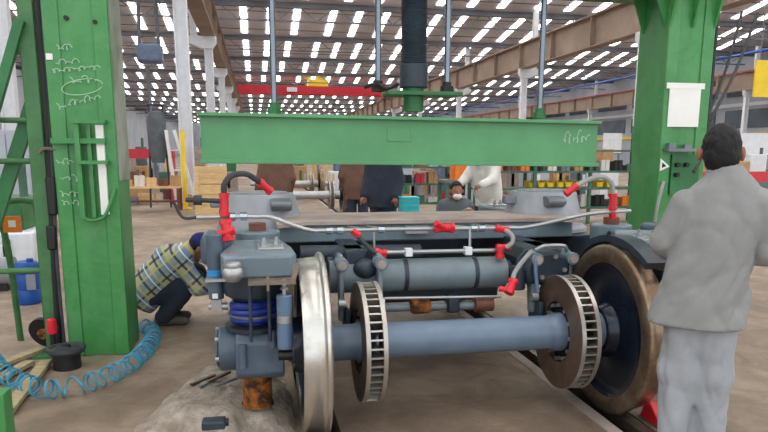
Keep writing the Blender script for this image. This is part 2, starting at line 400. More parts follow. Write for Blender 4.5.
# chalk marks
def scribble(parent, x0, z0, wdt, hgt, n, y, slant=0., seed=0, name='chalk_mark'):
    R = random.Random(seed); m = MB(); P = []; k = n*14
    f1, f2 = R.uniform(.8, 1.2), R.uniform(.5, .9); ph = R.uniform(0, 6)
    for i in range(k+1):
        t = i/k; a = 2*math.pi*n*t; am = .55+.45*math.sin(a*f2*.5+ph)
        P.append(Vector((x0+wdt*t+wdt/n*.32*math.sin(a*f1), y, z0+slant*wdt*t+hgt*.5*(1+am*math.cos(a*f1)*.9+.2*math.sin(a*.37+ph)))))
    for i, (p0, p1) in enumerate(zip(P[:-1], P[1:])):
        if (i % 29) not in (27, 28): m.bar(p0, p1, .0035, .0045)
    return m.build(name, 'chalk', parent)
yb_ = CY0-.001
for i, (px, py, w_, h_, n, sl) in enumerate(((57, 52, .09, .05, 3, .1), (56, 66, .14, .04, 4, .1), (52, 74, .30, .035, 8, .12), (70, 86, .17, .06, 4, .1),
                                             (57, 112, .07, .06, 2, .2), (68, 108, .20, .05, 6, .25), (56, 166, .11, .05, 3, 0), (60, 182, .12, .05, 3, 0), (60, 198, .14, .05, 4, 0), (62, 206, .12, .04, 4, 0))):
    p = at(px, py, Y=yb_); scribble(cL, p.x, p.z, w_, h_, n, yb_ if p.x < -1.295 or True else yb_, sl, i)
P_ = [Vector((-1.13+.13*math.cos(t), yb_, 1.88+.05*math.sin(t)+.02*math.cos(t))) for t in np.linspace(0, 6.0, 40)]; ov = MB()
for p0, p1 in zip(P_[:-1], P_[1:]): ov.bar(p0, p1, .0035, .0045)
ov.build('chalk_mark', 'chalk', cL)
p = at(575, 145, Y=5.044); scribble(cb.children[2], 2.40, 1.50, .22, .12, 6, 5.043, .05, 33)
# step frame on the left column
fx0, fx1 = -1.18, -.99
for z in (1.65, 1.38): MB().bb(fx0, -.985, 4.86, 4.885, z-.012, z+.012).bb(fx0, fx0+.02, 4.885, CY0, z-.012, z+.012).bb(-1.005, -.985, 4.885, CY0, z-.012, z+.012).build('step_bar', 'green_column', press)
MB().bb(-1.345, -1.0, 4.90, 4.95, 1.505, 1.54).build('cross_bar', 'green_column', press)
MB().bb(fx0-.01, fx0+.022, 4.88, 4.95, 1.0, 1.65).build('step_upright', 'green_column', press)
MB().bb(-1.12, -1.095, 4.92, 4.95, 1.0, 1.65).build('step_upright', 'green_column', press)
MB().tube([(fx0, 4.9, 1.02), (-1.14, 4.9, .985), (-1.05, 4.9, 1.0), (-1.0, 4.9, 1.08), (-.96, 4.92, 1.2)], .012, 8, 6).build('grab_rail', 'green_column', press)
MB().bb(-1.062, -1.012, 4.925, 4.95, 1.02, 1.63).build('white_strip', 'paper', press)
MB().bb(-1.34, -1.30, 4.94, 4.949, 2.05, 2.09).build('sticker', 'paper', press)
for x, z in ((-1.20, 2.32), (-1.02, 2.30)): MB().cyl((x, 4.945, z), (x, 4.965, z), .016, n=10).build('bolt', 'black', press)
# conduit and hanging cables on the right column
MB().tube([(3.625, 4.97, 2.62), (3.62, 4.97, 1.9), (3.60, 4.96, 1.5), (3.5, 4.93, 1.3)], .014, 6, 6).build('conduit', 'rubber', press)
for a, b in (((3.63, 5.0, 1.75), (4.05, 5.25, 2.62)), ((3.66, 5.0, 1.72), (4.2, 5.25, 2.62))):
    a = Vector(a); b = Vector(b); MB().tube([a, (a+b)/2+Vector((.02, 0, -.03)), b], .012, 6, 6).build('cable', 'rubber', press)
MB().bb(3.60, 3.65, 4.96, 5.0, 1.98, 2.02).build('cable_clip', 'black', press)
MB().bb(3.22, 3.47, 4.87, 4.95, 1.465, 1.49).bb(3.24, 3.30, 4.90, 4.94, 1.49, 1.53).bb(3.38, 3.44, 4.90, 4.94, 1.49, 1.52).build('tool_ledge', 'steel_mid', press)
MB().bb(3.30, 3.55, 4.935, 4.95, 1.12, 1.44).build('control_panel', 'green_dark', press)
for x, z in ((3.34, 1.36), (3.42, 1.36), (3.34, 1.28)): MB().cyl((x, 4.90, z), (x, 4.936, z), .018, n=10).build('knob', 'black', press)
MB().tube([(3.24, 4.94, 1.22), (3.2, 4.9, 1.16), (3.17, 4.9, 1.0), (3.18, 4.93, .8)], .014, 6, 6).build('cable', 'hose_grey', press)
pp = tag(MB().bb(3.235, 3.51, 4.940, 4.946, 1.66, 1.99).bb(3.205, 3.54, 4.938, 4.942, 1.955, 2.0).build('paper_notice', 'paper', loc=(3.37, 4.94, 1.66)), 'blank white paper notice taped on the right green column', 'paper')
ts = thing('warning_triangle', (3.23, 4.94, 1.31), 'small white triangular sticker with black mark on the right column', 'sign')
MB().prism([(3.20, 1.31), (3.20, 1.41), (3.285, 1.345)], 'Y', 4.938, 4.946).build('plate', 'paper', ts)
MB().prism([(3.215, 1.335), (3.215, 1.378), (3.252, 1.35)], 'Y', 4.935, 4.939).build('mark', 'black', ts)

# ------------------------------------------------------------------ wheelset
ws = thing('wheelset', (XM, AX, 0), 'near railway wheelset with bright steel treads and two ventilated brake discs', 'wheelset')
def axp(pts): return [(r, x-XM) for x, r in pts]
half = [(-1.29, .0), (-1.29, .062), (-1.12, .065), (-1.0, .075), (-.97, .098), (-.92, .10), (-.80, .112), (-.775, .112), (-.74, .097), (-.64, .096), (-.62, .108), (-.50, .108), (-.48, .1), (-.46, .095), (0, .0945)]
full = [(r, x) for x, r in half]+[(r, -x) for x, r in half[::-1][1:]]
MB().lathe(full, (XM, AX, ZC), (1, 0, 0), 40, closed=False).build('axle', 'axle_paint', ws)
rim = [(.385, .006), (.40, 0), (.470, 0), (.481, .005), (.487, .016), (.483, .026), (.471, .032), (.463, .038), (.4595, .05), (.4575, .07), (.4535, .126), (.449, .135), (.405, .135), (.385, .125)]
web = [(.10, -.035), (.132, -.035), (.142, -.02), (.16, .015), (.22, .042), (.30, .046), (.36, .034), (.386, .012), (.386, .12), (.36, .09), (.29, .075), (.21, .078), (.165, .1), (.145, .15), (.138, .165), (.10, .165)]
for x, s in ((XL, -1), (XR, 1)):
    wv = MB().lathe(web, (x, AX, ZC), (s, 0, 0), 64).build('wheel', 'web_navy', ws)
    MB().lathe(rim, (x, AX, ZC), (s, 0, 0), 96).build('rim', 'tread_steel' if s < 0 else 'rim_brown', wv)
for x0, s in ((.506, 1), (1.752, -1)):      # outer (wheel-side) face of each disc, s = direction to the middle
    d = MB().lathe([(.098, .03), (.125, .03), (.13, .045), (.19, .045), (.19, .065), (.13, .065), (.125, .085), (.098, .085)], (x0, AX, ZC), (s, 0, 0), 40).build('brake_disc', 'black', ws)
    for a, b in ((0, .024), (.086, .110)):
        MB().lathe([(.172, a+.002), (.176, a), (.317, a), (.32, a+.003), (.32, b-.003), (.317, b), (.176, b), (.172, b-.002)], (x0, AX, ZC), (s, 0, 0), 80).build('friction_ring', 'disc_face', d)
        MB().lathe([(.3185, a+.001), (.3215, a+.001), (.3215, b-.001), (.3185, b-.001)], (x0, AX, ZC), (s, 0, 0), 80).build('ring_edge', 'disc_edge', d)
    vn = MB(); NV = 44
    for i in range(NV):
        t = 2*math.pi*i/NV; c = Vector((x0+s*.055, AX+.252*math.cos(t), ZC+.252*math.sin(t)))
        vn.box(c, (.062, .13, .009), Matrix.Rotation(t, 3, 'X'))
    v_ = vn.build('cooling_vanes', 'disc_edge', d); v_['kind'] = 'stuff'
    for i in range(12):
        t = 2*math.pi*i/12
        for q in (.028, .092):
            c = Vector((x0+s*q, AX+.155*math.cos(t), ZC+.155*math.sin(t)))
            MB().cyl(c-Vector((.014, 0, 0)), c+Vector((.014, 0, 0)), .012, n=6).build('bolt', 'silver', d)
w2 = tree_copy(ws); w2.location.y = 9.40-AX; w2['label'] = 'far railway wheelset at the back end of the bogie'; w2['group'] = 'wheelsets'; ws['group'] = 'wheelsets'
w3 = tree_copy(ws); w3.location.y = 15.5; w3['label'] = 'spare wheelset parked on the track between the two brown-jacketed workers'
w4 = tree_copy(ws); w4.location.y = 21; w4['label'] = 'most distant spare wheelset, seen just above the nearer spare one'

for w_ in (w3, w4):                           # the parked spares are unpainted bare steel
    for c in w_.children:
        if c.name.startswith('axle'): c.material_slots[0].link = 'OBJECT'; c.material_slots[0].material = MATS['silver']
# ------------------------------------------------------------------ bogie frame
BC = 4.70
bg_ = thing('bogie_frame', (XM, BC, 0), 'blue-grey railway bogie frame with springs, dampers, pipes and red fittings', 'bogie')
def corner(mx, my):
    tf = lambda p: Vector((2*XM-p.x if mx else p.x, 2*BC-p.y if my else p.y, p.z))
    B = lambda: MB(tf); x = -.03
    ab = B().prism([(AX-.16, .36), (AX-.12, .325), (AX+.12, .325), (AX+.17, .37), (AX+.17, .5), (AX+.12, .565), (AX-.12, .565), (AX-.16, .52)], 'X', -.125, .115).build('axle_box', 'bogie_blue', bg_, bevel=.012)
    B().cyl((-.21, AX, ZC), (-.12, AX, ZC), .115, n=32).cyl((-.225, AX, ZC), (-.21, AX, ZC), .095, n=32).build('end_cover', 'bogie_blue', ab, bevel=.008)
    for i in range(6):
        t = i*math.pi/3+.3; c = Vector((-.21, AX+.1*math.cos(t), ZC+.1*math.sin(t))); B().cyl(c-Vector((.018, 0, 0)), c, .012, n=6).build('bolt', 'silver', ab)
    B().cyl((-.09, AX-.165, .40), (-.09, AX-.165, .52), .022, n=12).build('lug', 'bogie_blue', ab)
    B().cyl((.06, AX-.165, .50), (.06, AX-.165, .58), .018, n=10).build('lug', 'bogie_blue', ab)
    B().prism([(AX+.1, .38), (AX+.6, .5), (AX+.72, .52), (AX+.72, .62), (AX+.6, .64), (AX+.1, .54)], 'X', -.09, .05).build('guide_arm', 'bogie_dark', ab, bevel=.01)
    # primary spring
    P = [(x+.105*math.cos(t), AX+.105*math.sin(t), .60+.105*t/(2*math.pi*3)) for t in np.linspace(0, 2*math.pi*3, 73)]
    sp = B().tube(P, .02, 8).build('coil_spring', 'spring_blue', bg_)
    B().cyl((x, AX, .565), (x, AX, .585), .15, n=32).build('spring_seat', 'bogie_dark', sp)
    B().cyl((x, AX, .635), (x, AX, .645), .13, n=32).build('spring_ring', 'steel_mid', sp)
    B().cyl((x, AX, .59), (x, AX, .72), .08, n=24).build('spring_core', 'spring_blue', sp)
    # spring pot under the frame end
    B().lathe([(.02, .715), (.12, .72), (.155, .745), (.165, .79), (.165, .86), (.02, .86)], (x+.01, AX, 0), (0, 0, 1), 36, closed=False).build('spring_pot', 'bogie_dark', bg_)
    cap = B().prism([(-.165, 3.22), (.16, 3.22), (.185, 3.30), (.175, 3.52), (.13, 3.84), (-.13, 3.84), (-.155, 3.60), (-.185, 3.36)], 'Z', .855, .965).build('frame_end', 'bogie_grey', bg_, bevel=.014)
    B().bb(.0, .13, 3.40, 3.56, .965, .978).build('clamp_plate', 'silver', cap, bevel=.004)
    for q in ((.03, 3.47), (.095, 3.50)): B().cyl((q[0], q[1], .978), (q[0], q[1], 1.0), .018, n=6).cyl((q[0], q[1], 1.0), (q[0], q[1], 1.02), .010, n=8).build('bolt', 'silver', cap)
    B().lathe([(.0, .81), (.03, .81), (.048, .83), (.052, .85), (.047, .868), (.038, .876), (.042, .89), (.038, .90), (0, .903)], (-.12, 3.17, .045), (0, 0, 1), 24, closed=False).build('ball_joint', 'silver', bg_)
    br = B().bb(-.05, .17, 3.10, 3.22, .845, .857).build('damper_bracket', 'brass', bg_)
    B().bar((.15, 3.10, .85), (.185, 3.12, .94), .012, .02).build('bracket_brace', 'brass', br)
    B().bar((.04, 3.09, .82), (.04, 3.09, .89), .012, .016).build('bracket_pin', 'brass', br)
    for q in (-.045, .045): B().cyl((q, 3.19, .55), (q, 3.19, .85), .009, n=8).build('safety_rod', 'bogie_dark', bg_)
    dm = B().cyl((.115, 3.14, .525), (.115, 3.14, .79), .037, n=24).build('damper', 'damper_blue', bg_, bevel=.005)
    B().cyl((.115, 3.14, .79), (.115, 3.14, .86), .011, n=10).cyl((.115, 3.14, .815), (.115, 3.14, .83), .022, .012, n=10).build('damper_rod', 'silver', dm)
    B().cyl((.08, 3.14, .49), (.15, 3.14, .49), .024, n=16).build('damper_eye', 'black', dm)
    B().cyl((.115, 3.14, .655), (.115, 3.14, .69), .0375, n=24).build('label_band', 'silver', dm)
    # outside vertical damper
    dv = B().cyl((-.215, 3.42, .72), (-.215, 3.42, 1.05), .038, n=24).build('damper', 'bogie_blue', bg_, bevel=.006)
    B().cyl((-.215, 3.42, .84), (-.215, 3.42, .872), .041, n=24).build('damper_band', 'band_blue', dv)
    B().bb(-.26, -.13, 3.34, 3.50, .822, .836).build('damper_plate', 'silver', dv)
    B().cyl((-.255, 3.42, .68), (-.16, 3.42, .68), .018, n=12).bb(-.24, -.19, 3.40, 3.44, .66, .73).build('damper_eye', 'silver', dv)
    B().bb(-.232, -.205, 3.376, 3.383, .73, .755).build('damper_tag', 'paper', dv)
    # boss behind the cap
    bs = B().cyl((0, 3.98, .9), (0, 3.98, 1.0), .13, n=36).build('boss', 'bogie_grey', bg_, bevel=.01)
    B().cyl((0, 3.98, 1.0), (0, 3.98, 1.045), .05, n=24).build('boss_cap', 'brown_fit', bs)
    B().bb(-.30, -.14, 3.6, 3.9, .86, 1.02).build('side_bracket', 'bogie_blue', bg_, bevel=.03)
for my in (0, 1):
    for mx in (0, 1): corner(mx, my)
for mx in (0, 1):
    tf = lambda p: Vector((2*XM-p.x if mx else p.x, p.y, p.z))
    top = [(3.5, .95), (3.95, .94), (4.2, .90), (4.42, .88)]; bot = [(3.5, .86), (3.85, .82), (4.15, .62), (4.4, .60)]
    poly = top+[(2*BC-a, b) for a, b in top[::-1]]+[(2*BC-a, b) for a, b in bot]+bot[::-1]
    MB(tf).prism(poly, 'X', -.115, .115).build('side_frame', 'bogie_dark', bg_, bevel=.015)
    if not mx: continue
    # wheel guard arch of the frame over the wheel
    P = []
    for t in np.linspace(math.radians(35), math.radians(125), 12): P.append((AX+.62*math.cos(t), ZC+.54*math.sin(t)-.0))
    Q = [(a+ (a-AX)*-.06, b-.035) for a, b in P][::-1]
    MB(tf).prism(P+Q, 'X', .19, .30).build('frame_arch', 'bogie_dark', bg_)
# cross beam with dusty top
MB().bb(.115, 2.143, 4.28, 4.83, .88, .995).build('cross_beam', 'bogie_grey', bg_, bevel=.01)
MB().prism([(.12, 4.10), (.30, 4.25), (1.96, 4.25), (2.14, 4.10), (2.14, 4.95), (1.96, 4.86), (.30, 4.86), (.12, 4.95)], 'Z', .995, 1.018).build('top_plate', 'dusty_brown', bg_)
MB().bb(.115, 2.143, 5.05, 5.25, .62, .92).build('cross_beam', 'bogie_dark', bg_, bevel=.01)
for x in (.55, 1.7): MB().bb(x-.06, x+.06, 3.75, 5.4, .72, .90).build('longitudinal_beam', 'bogie_dark', bg_, bevel=.01)
MB().bb(.95, 1.10, 4.235, 4.28, .93, .98).build('name_plate', 'drum_grey', bg_)
# front tubes
bt = MB().cyl((.40, 3.80, .742), (1.46, 3.80, .742), .095, n=32).build('cross_tube', 'bogie_tube', bg_)
for x in (.83, 1.255): MB().cyl((x, 3.80, .742), (x+.025, 3.80, .742), .099, n=32).build('strap', 'bogie_dark', bt)
MB().cyl((1.46, 3.80, .742), (1.50, 3.80, .742), .07, n=24).build('tube_end', 'bogie_dark', bt)
MB().cyl((.25, 4.05, .84), (1.0, 4.05, .83), .055, n=20).build('hose_pipe', 'bogie_dark', bg_)
def pipe(name, pts, r, m, sm=6, n=8): return MB().tube(pts, r, n, sm).build(name, m, bg_)
p1 = pipe('air_pipe', [(-.31, 3.60, 1.118), (-.13, 3.60, 1.118), (.0, 3.62, 1.115), (.08, 3.65, 1.105), (.27, 3.72, 1.03), (.40, 3.76, 1.018), (.9, 3.78, 1.015), (1.45, 3.79, 1.01), (1.62, 3.79, 1.015), (2.0, 3.80, 1.085), (2.28, 3.80, 1.10)], .0125, 'silver')
for x, y, z in ((-.13, 3.60, 1.118), (-.07, 3.61, 1.118), (.40, 3.76, 1.018), (.46, 3.765, 1.018), (.70, 3.775, 1.016), (1.26, 3.785, 1.012), (1.31, 3.787, 1.012)):
    MB().cyl((x-.018, y, z), (x+.018, y, z), .022, n=8).build('pipe_joint', 'chrome', p1)
p2 = pipe('air_pipe', [(.70, 3.76, .885), (1.0, 3.76, .883), (1.42, 3.76, .88)], .012, 'silver')
for x in (.86, 1.22): MB().bb(x-.02, x+.02, 3.735, 3.785, .86, .905).build('pipe_clamp', 'white_paint', p2)
pipe('connecting_rod', [(1.235, 3.78, 1.01), (1.235, 3.77, .89)], .009, 'silver', 0)
pipe('connecting_rod', [(.66, 3.78, 1.01), (.66, 3.78, .86)], .007, 'silver', 0)
for x in (.62, .74, 1.19, 1.26, 1.44): pipe('pipe_hanger', [(x, 3.79, 1.015), (x-.05, 4.24, .985)], .006, 'silver', 0)
def red(p0, p1_, r=.022, par=None):
    o = MB().cyl(p0, p1_, r, n=12).build('red_fitting', 'red_fit', par or bg_)
    a = Vector(p0); b = Vector(p1_); d = (b-a).normalized()
    for q in (a+d*.007, b-d*.007): MB().cyl(q-d*.011, q+d*.011, r*1.25, n=6).build('fitting_nut', 'red_fit', o)
    return o
red((1.02, 3.77, 1.02), (1.13, 3.77, 1.018), .026); red((1.07, 3.76, 1.02), (1.02, 3.74, 1.05), .016); red((.535, 3.765, 1.01), (.57, 3.75, .985), .017)
red((1.40, 3.78, 1.01), (1.47, 3.78, .995), .02); red((.66, 3.74, .892), (.72, 3.74, .88), .02); red((1.41, 3.73, .905), (1.41, 3.73, .84), .022); red((1.39, 3.73, .90), (1.47, 3.73, .905), .018)
pipe('brake_hose', [(.56, 3.75, .985), (.60, 3.73, .94), (.64, 3.72, .90), (.68, 3.74, .885)], .014, 'rubber')
pipe('brake_hose', [(1.45, 3.77, 1.0), (1.485, 3.74, .97), (1.48, 3.72, .93), (1.44, 3.72, .90)], .014, 'hose_grey')
pipe('brake_hose', [(1.56, 3.62, .885), (1.50, 3.58, .85), (1.43, 3.54, .78), (1.40, 3.50, .72)], .014, 'hose_grey')
red((1.415, 3.51, .745), (1.375, 3.48, .68), .024); red((1.33, 3.5, .70), (1.37, 3.49, .695), .014)
# tall red risers with looping hoses
red((-.165, 3.58, 1.24), (-.165, 3.58, 1.13), .022); red((-.165, 3.58, 1.10), (-.15, 3.56, 1.0), .027); red((-.2, 3.56, 1.03), (-.12, 3.56, 1.05), .02)
pipe('brake_hose', [(-.165, 3.58, 1.24), (-.16, 3.58, 1.29), (-.12, 3.6, 1.335), (-.05, 3.62, 1.34), (.0, 3.64, 1.31), (.03, 3.66, 1.285)], .016, 'rubber')
red((.02, 3.66, 1.295), (.075, 3.68, 1.245), .02)
pipe('valve_pipe', [(-.36, 3.6, 1.21), (-.24, 3.59, 1.205), (-.17, 3.58, 1.20)], .012, 'rubber'); MB().cyl((-.32, 3.6, 1.207), (-.28, 3.6, 1.207), .026, n=12).build('valve', 'rubber', bg_)
pipe('valve_pipe', [(-.42, 3.6, 1.2), (-.38, 3.6, 1.12), (-.31, 3.6, 1.118)], .008, 'rubber')
red((2.155, 3.80, 1.205), (2.16, 3.80, 1.11), .022); red((2.16, 3.8, 1.09), (2.165, 3.8, 1.06), .018)
pipe('brake_hose', [(2.155, 3.80, 1.205), (2.14, 3.8, 1.27), (2.08, 3.8, 1.31), (1.99, 3.8, 1.295), (1.90, 3.8, 1.25)], .015, 'hose_grey')
red((1.91, 3.8, 1.255), (1.845, 3.8, 1.21), .02)
# brake gear behind the near axle and, mirrored, before the far one
for my in (0, 1):
    ty = lambda p: Vector((p.x, 2*BC-p.y if my else p.y, p.z))
    MB(ty).tube([(.70, 3.66, .635), (1.40, 3.66, .62)], .008, 8).build('brake_rod', 'silver', bg_)
    rg = MB(ty).tube([(.66, 3.72, .565), (1.30, 3.72, .555)], .024, 10).build('brake_rod', 'bogie_tube', bg_)
    MB(ty).cyl((1.25, 3.70, .57), (1.36, 3.70, .57), .045, n=20).build('rod_end', 'brown_fit', rg)
    MB(ty).bb(1.08, 1.15, 3.66, 3.76, .53, .63).build('rod_block', 'bogie_dark', rg, bevel=.01)
    MB(ty).bb(.86, .98, 3.66, 3.76, .53, .62).build('rod_block', 'rust', rg, bevel=.02)
    if my:
        bt = MB(ty).cyl((.40, 3.80, .742), (1.86, 3.80, .742), .095, n=24).build('cross_tube', 'bogie_tube', bg_)
    for mx in (0, 1):
        tf = lambda p: Vector((2*XM-p.x if mx else p.x, 2*BC-p.y if my else p.y, p.z)); B = lambda: MB(tf)
        bc = B().prism([(.43, .70), (.43, .86), (.50, .90), (.70, .90), (.75, .84), (.75, .72), (.66, .67), (.50, .67)], 'Y', 3.82 if not mx else 3.70, 4.0).build('brake_caliper', 'bogie_dark', bg_, bevel=.015)
        for xx in (.45, .67):
            B().prism([(3.62, .80), (3.66, .89), (3.76, .89), (3.82, .84), (3.82, .78), (3.70, .66), (3.68, .52), (3.63, .52)], 'X', xx-.015, xx+.015).build('lever', 'bogie_tube', bc, bevel=.008)
            B().cyl((xx, 3.58, .845), (xx, 3.70, .845), .037, n=20).build('pivot', 'bogie_grey', bc, bevel=.004)
            B().cyl((xx, 3.572, .845), (xx, 3.582, .845), .024, n=16).build('pivot_cap', 'dusty_brown', bc)
            B().cyl((xx-.02, 3.62, .62), (xx+.02, 3.62, .62), .03, n=16).build('pivot_pin', 'silver', bc)
        for xx in (.478, .644): B().prism([(3.56, .34), (3.72, .36), (3.73, .58), (3.56, .60)], 'X', xx-.014, xx+.014).build('brake_pad', 'bogie_dark', bc, bevel=.006)
        B().cyl((.40, 3.9, .76), (.52, 3.9, .76), .085, n=24).build('brake_cylinder', 'bogie_dark', bc)
        B().ball((.60, 3.72, .80), .06, (1.2, 1, 1)).build('slack_adjuster', 'bogie_dark', bc)
ac = MB().prism([(1.54, .70), (1.52, .80), (1.57, .88), (1.72, .89), (1.80, .83), (1.80, .74), (1.72, .69)], 'Y', 3.60, 3.72).build('brake_actuator', 'bogie_dark', bg_, bevel=.02)
MB().cyl((1.50, 3.66, .66), (1.50, 3.66, .80), .045, n=20).build('actuator_pot', 'bogie_dark', ac, bevel=.008)
MB().tube([(1.575, 3.59, .88), (1.57, 3.57, .78), (1.585, 3.56, .66)], .012, 8, 5).build('actuator_rod', 'damper_blue', ac)
for q in ((1.6, .85), (1.7, .86), (1.76, .78), (1.62, .74)): MB().cyl((q[0], 3.585, q[1]), (q[0], 3.60, q[1]), .014, n=6).build('bolt', 'silver', ac)
MB().bb(.7, 1.55, 4.1, 4.25, .5, .75).build('motor_beam', 'bogie_dark', bg_, bevel=.02)
pipe('brake_hose', [(1.58, 3.60, .90), (1.62, 3.58, .925), (1.75, 3.6, .92), (1.80, 3.66, .88)], .012, 'silver')
MB().cyl((2.12, 3.72, .955), (2.46, 3.72, .94), .042, n=24).build('damper', 'bogie_tube', bg_, bevel=.008)
MB().cyl((2.10, 3.72, .956), (2.12, 3.72, .955), .032, n=20).build('damper_cap', 'bogie_dark', bg_)
# load drums on the side frames
for x, lo_, lab in ((.02, .07, 'grey steel load drum on the left bogie frame behind the red riser'), (2.12, -.10, 'grey steel load drum on the right bogie frame under the press beam')):
    d = thing('load_drum', (x, 4.75, .90), lab, 'drum', 'load drums on the bogie')
    MB().lathe([(.0, .885), (.33, .885), (.33, .91), (.30, .93), (.245, 1.16), (.235, 1.17), (.0, 1.17)], (x, 4.75, 0), (0, 0, 1), 48, closed=False).build('shell', 'drum_grey', d)
    MB().cyl((x, 4.75, 1.17), (x, 4.75, 1.18), .19, n=36).build('lid', 'drum_grey', d)
    MB().prism([(4.42, 1.10), (4.42, 1.13), (4.50, 1.15), (4.56, 1.15), (4.56, 1.07), (4.47, 1.07)], 'X', x+lo_, x+lo_+.14).build('lug', 'steel_mid', d, bevel=.01)
    MB().bb(x-.33, x-.24, 4.66, 4.74, 1.08, 1.14).build('lug', 'steel_mid', d, bevel=.01)
# rusty pedestal
ped = thing('pedestal', (-.025, AX, .15), 'short rusty steel pipe support under the near axle box', 'support')
MB().cyl((-.025, AX, .15), (-.025, AX, .325), .076, n=32).build('pipe_body', 'rust', ped)
MB().cyl((-.025, AX, .145), (-.025, AX, .153), .085, n=32).build('pipe_foot', 'rust', ped)

# ------------------------------------------------------------------ concrete mound and scrap on the floor
def mound(name, cx, cy, rx, ry, h, m, label, cat, seed=1, n=30, flat=.45):
    R = random.Random(seed); b = MB(); V = []; Fs = []
    ph = [R.uniform(0, 6.28) for _ in range(6)]
    for j in range(9):
        q = j/8
        for i in range(n):
            t = 2*math.pi*i/n; e = 1+.12*math.sin(2*t+ph[0])+.09*math.sin(5*t+ph[1])+.06*math.sin(9*t+ph[2])
            z = h*(1 if q < flat else .5+.5*math.cos(math.pi*(q-flat)/(1-flat)))+.012*math.sin(7*q+3*t+ph[3])*(q > .1)*(q < .99)*h/.15
            V.append((min(cx+rx*q*e*math.cos(t), .165), cy+ry*q*e*math.sin(t), max(z, 0)+.002 if j < 8 else .0))
    for j in range(8):
        for i in range(n): Fs.append((j*n+i, j*n+(i+1) % n, (j+1)*n+(i+1) % n, (j+1)*n+i))
    b.add(V, Fs)
    return tag(b.build(name, m, loc=(cx, cy, 0), angle=60), label, cat)
mound('concrete_pad', -.19, 3.70, .40, .68, .147, 'pale_concrete', 'rough pale concrete mound under the rusty pipe support', 'concrete', 3, 48, .56)
for i, (px, py, L_, a) in enumerate(((203, 381, .17, .75), (211, 383, .2, .95), (219, 380, .18, .85), (227, 386, .14, .7))):
    p = at(px, py, Z=.155); ca, sa = math.cos(a), math.sin(a); z = .158+.006*i
    tag(MB().bar((p.x-ca*L_/2, p.y-sa*L_/2, z), (p.x+ca*L_/2, p.y+sa*L_/2, z+.008), .02, .014).build('scrap_bar', 'steel_mid' if i % 2 else 'rail_steel', loc=(p.x, p.y, z)),
        f'short {"rusty" if i % 2 == 0 else "grey"} steel bar in the scrap on the pale concrete mound, {("first", "second", "third", "fourth")[i]} from the left', 'steel bar', 'scrap bars on the mound')
p = at(214, 427, Z=.15); sb = thing('steel_block', (p.x, p.y, .148), 'dark steel block lying at the bottom edge left of the big wheel', 'block')
MB().bb(p.x-.055, p.x+.055, p.y-.04, p.y+.04, .148, .19).build('body', 'bogie_dark', sb, bevel=.008); MB().cyl((p.x+.055, p.y, .17), (p.x+.07, p.y, .17), .02, n=12).build('end_boss', 'black', sb)
ck = thing('wheel_chock', (2.12, 3.12, 0), 'red wedge wheel chock beside the right wheel near the worker', 'chock')
MB().prism([(3.02, 0), (3.24, 0), (3.20, .09), (3.16, .11)], 'X', 2.085, 2.17).build('wedge', 'red_fit', ck, bevel=.006); MB().tube([(2.127, 3.1, .05), (2.2, 3.05, .06), (2.25, 3.1, .03)], .008, 6, 5).build('handle', 'black', ck)

# ------------------------------------------------------------------ left side: green stand, hoses, drum, boards
gs = thing('ladder_stand', (-1.46, 5.05, 0), 'dark green steel ladder stand at the left edge with leaning brace', 'stand')
MB().bb(-1.515, -1.415, 5.0, 5.1, 0, 3.0).build('post', 'green_olive', gs, bevel=.006)
MB().bb(-2.16, -2.06, 5.0, 5.1, 0, 3.0).build('post', 'green_olive', gs, bevel=.006)
for z in (1.66, 1.385, .62): MB().cyl((-2.1, 5.05, z), (-1.47, 5.05, z), .02, n=10).build('rung', 'green_olive', gs)
MB().bar((-1.49, 4.98, 2.30), (-2.09, 4.98, .62), .05, .06).build('brace', 'green_dark', gs)
MB().bar((-1.47, 5.12, 1.85), (-2.09, 5.12, .25), .05, .09).build('brace', 'green_dark', gs)
MB().bb(-1.60, -1.405, 4.93, 5.17, 0, .02).build('foot_plate', 'green_olive', gs)
cbk = thing('cable_bundle', (-1.36, 5.02, 0), 'black cable and hose bundle hanging beside the dark green post', 'cable')
MB().tube([(-1.385, 5.0, 2.9), (-1.38, 5.0, 2.2), (-1.375, 4.99, 1.6), (-1.395, 4.98, 1.1), (-1.41, 4.97, .5), (-1.42, 4.96, .05)], .022, 8, 6).build('hose', 'black', cbk)
MB().tube([(-1.35, 5.0, 2.9), (-1.36, 4.99, 1.9), (-1.365, 4.97, 1.3), (-1.38, 4.95, .7), (-1.37, 4.92, .03)], .012, 8, 6).build('cable', 'rubber', cbk)
MB().bb(-1.41, -1.35, 4.93, 4.99, 1.02, 1.28).bb(-1.43, -1.37, 4.92, 4.97, .78, .95).build('connector', 'black', cbk, bevel=.012)
MB().tube([(-1.44, 4.97, 1.44), (-1.40, 4.95, 1.47), (-1.33, 4.96, 1.46)], .012, 6, 5).build('hook', 'brass', cbk)
rl = thing('bent_pipe_rail', (-1.80, 5.45, 0), 'bent green pipe rail with orange tag left of the post', 'rail')
MB().tube([(-1.84, 5.48, 0), (-1.85, 5.45, .6), (-1.87, 5.42, .95), (-1.84, 5.4, 1.06), (-1.77, 5.38, 1.09), (-1.66, 5.36, 1.09), (-1.60, 5.35, 1.02), (-1.6, 5.35, .5), (-1.6, 5.35, 0)], .024, 10, 6).build('pipe', 'green_olive', rl)
MB().bb(-1.84, -1.72, 5.34, 5.37, .86, .98).build('orange_tag', 'orange', rl); MB().bb(-1.80, -1.75, 5.333, 5.341, .90, .95).build('tag_label', 'paper', rl)
can = thing('jerry_can', (-2.19, 6.86, 0), 'blue plastic drum standing behind the bent green rail', 'drum')
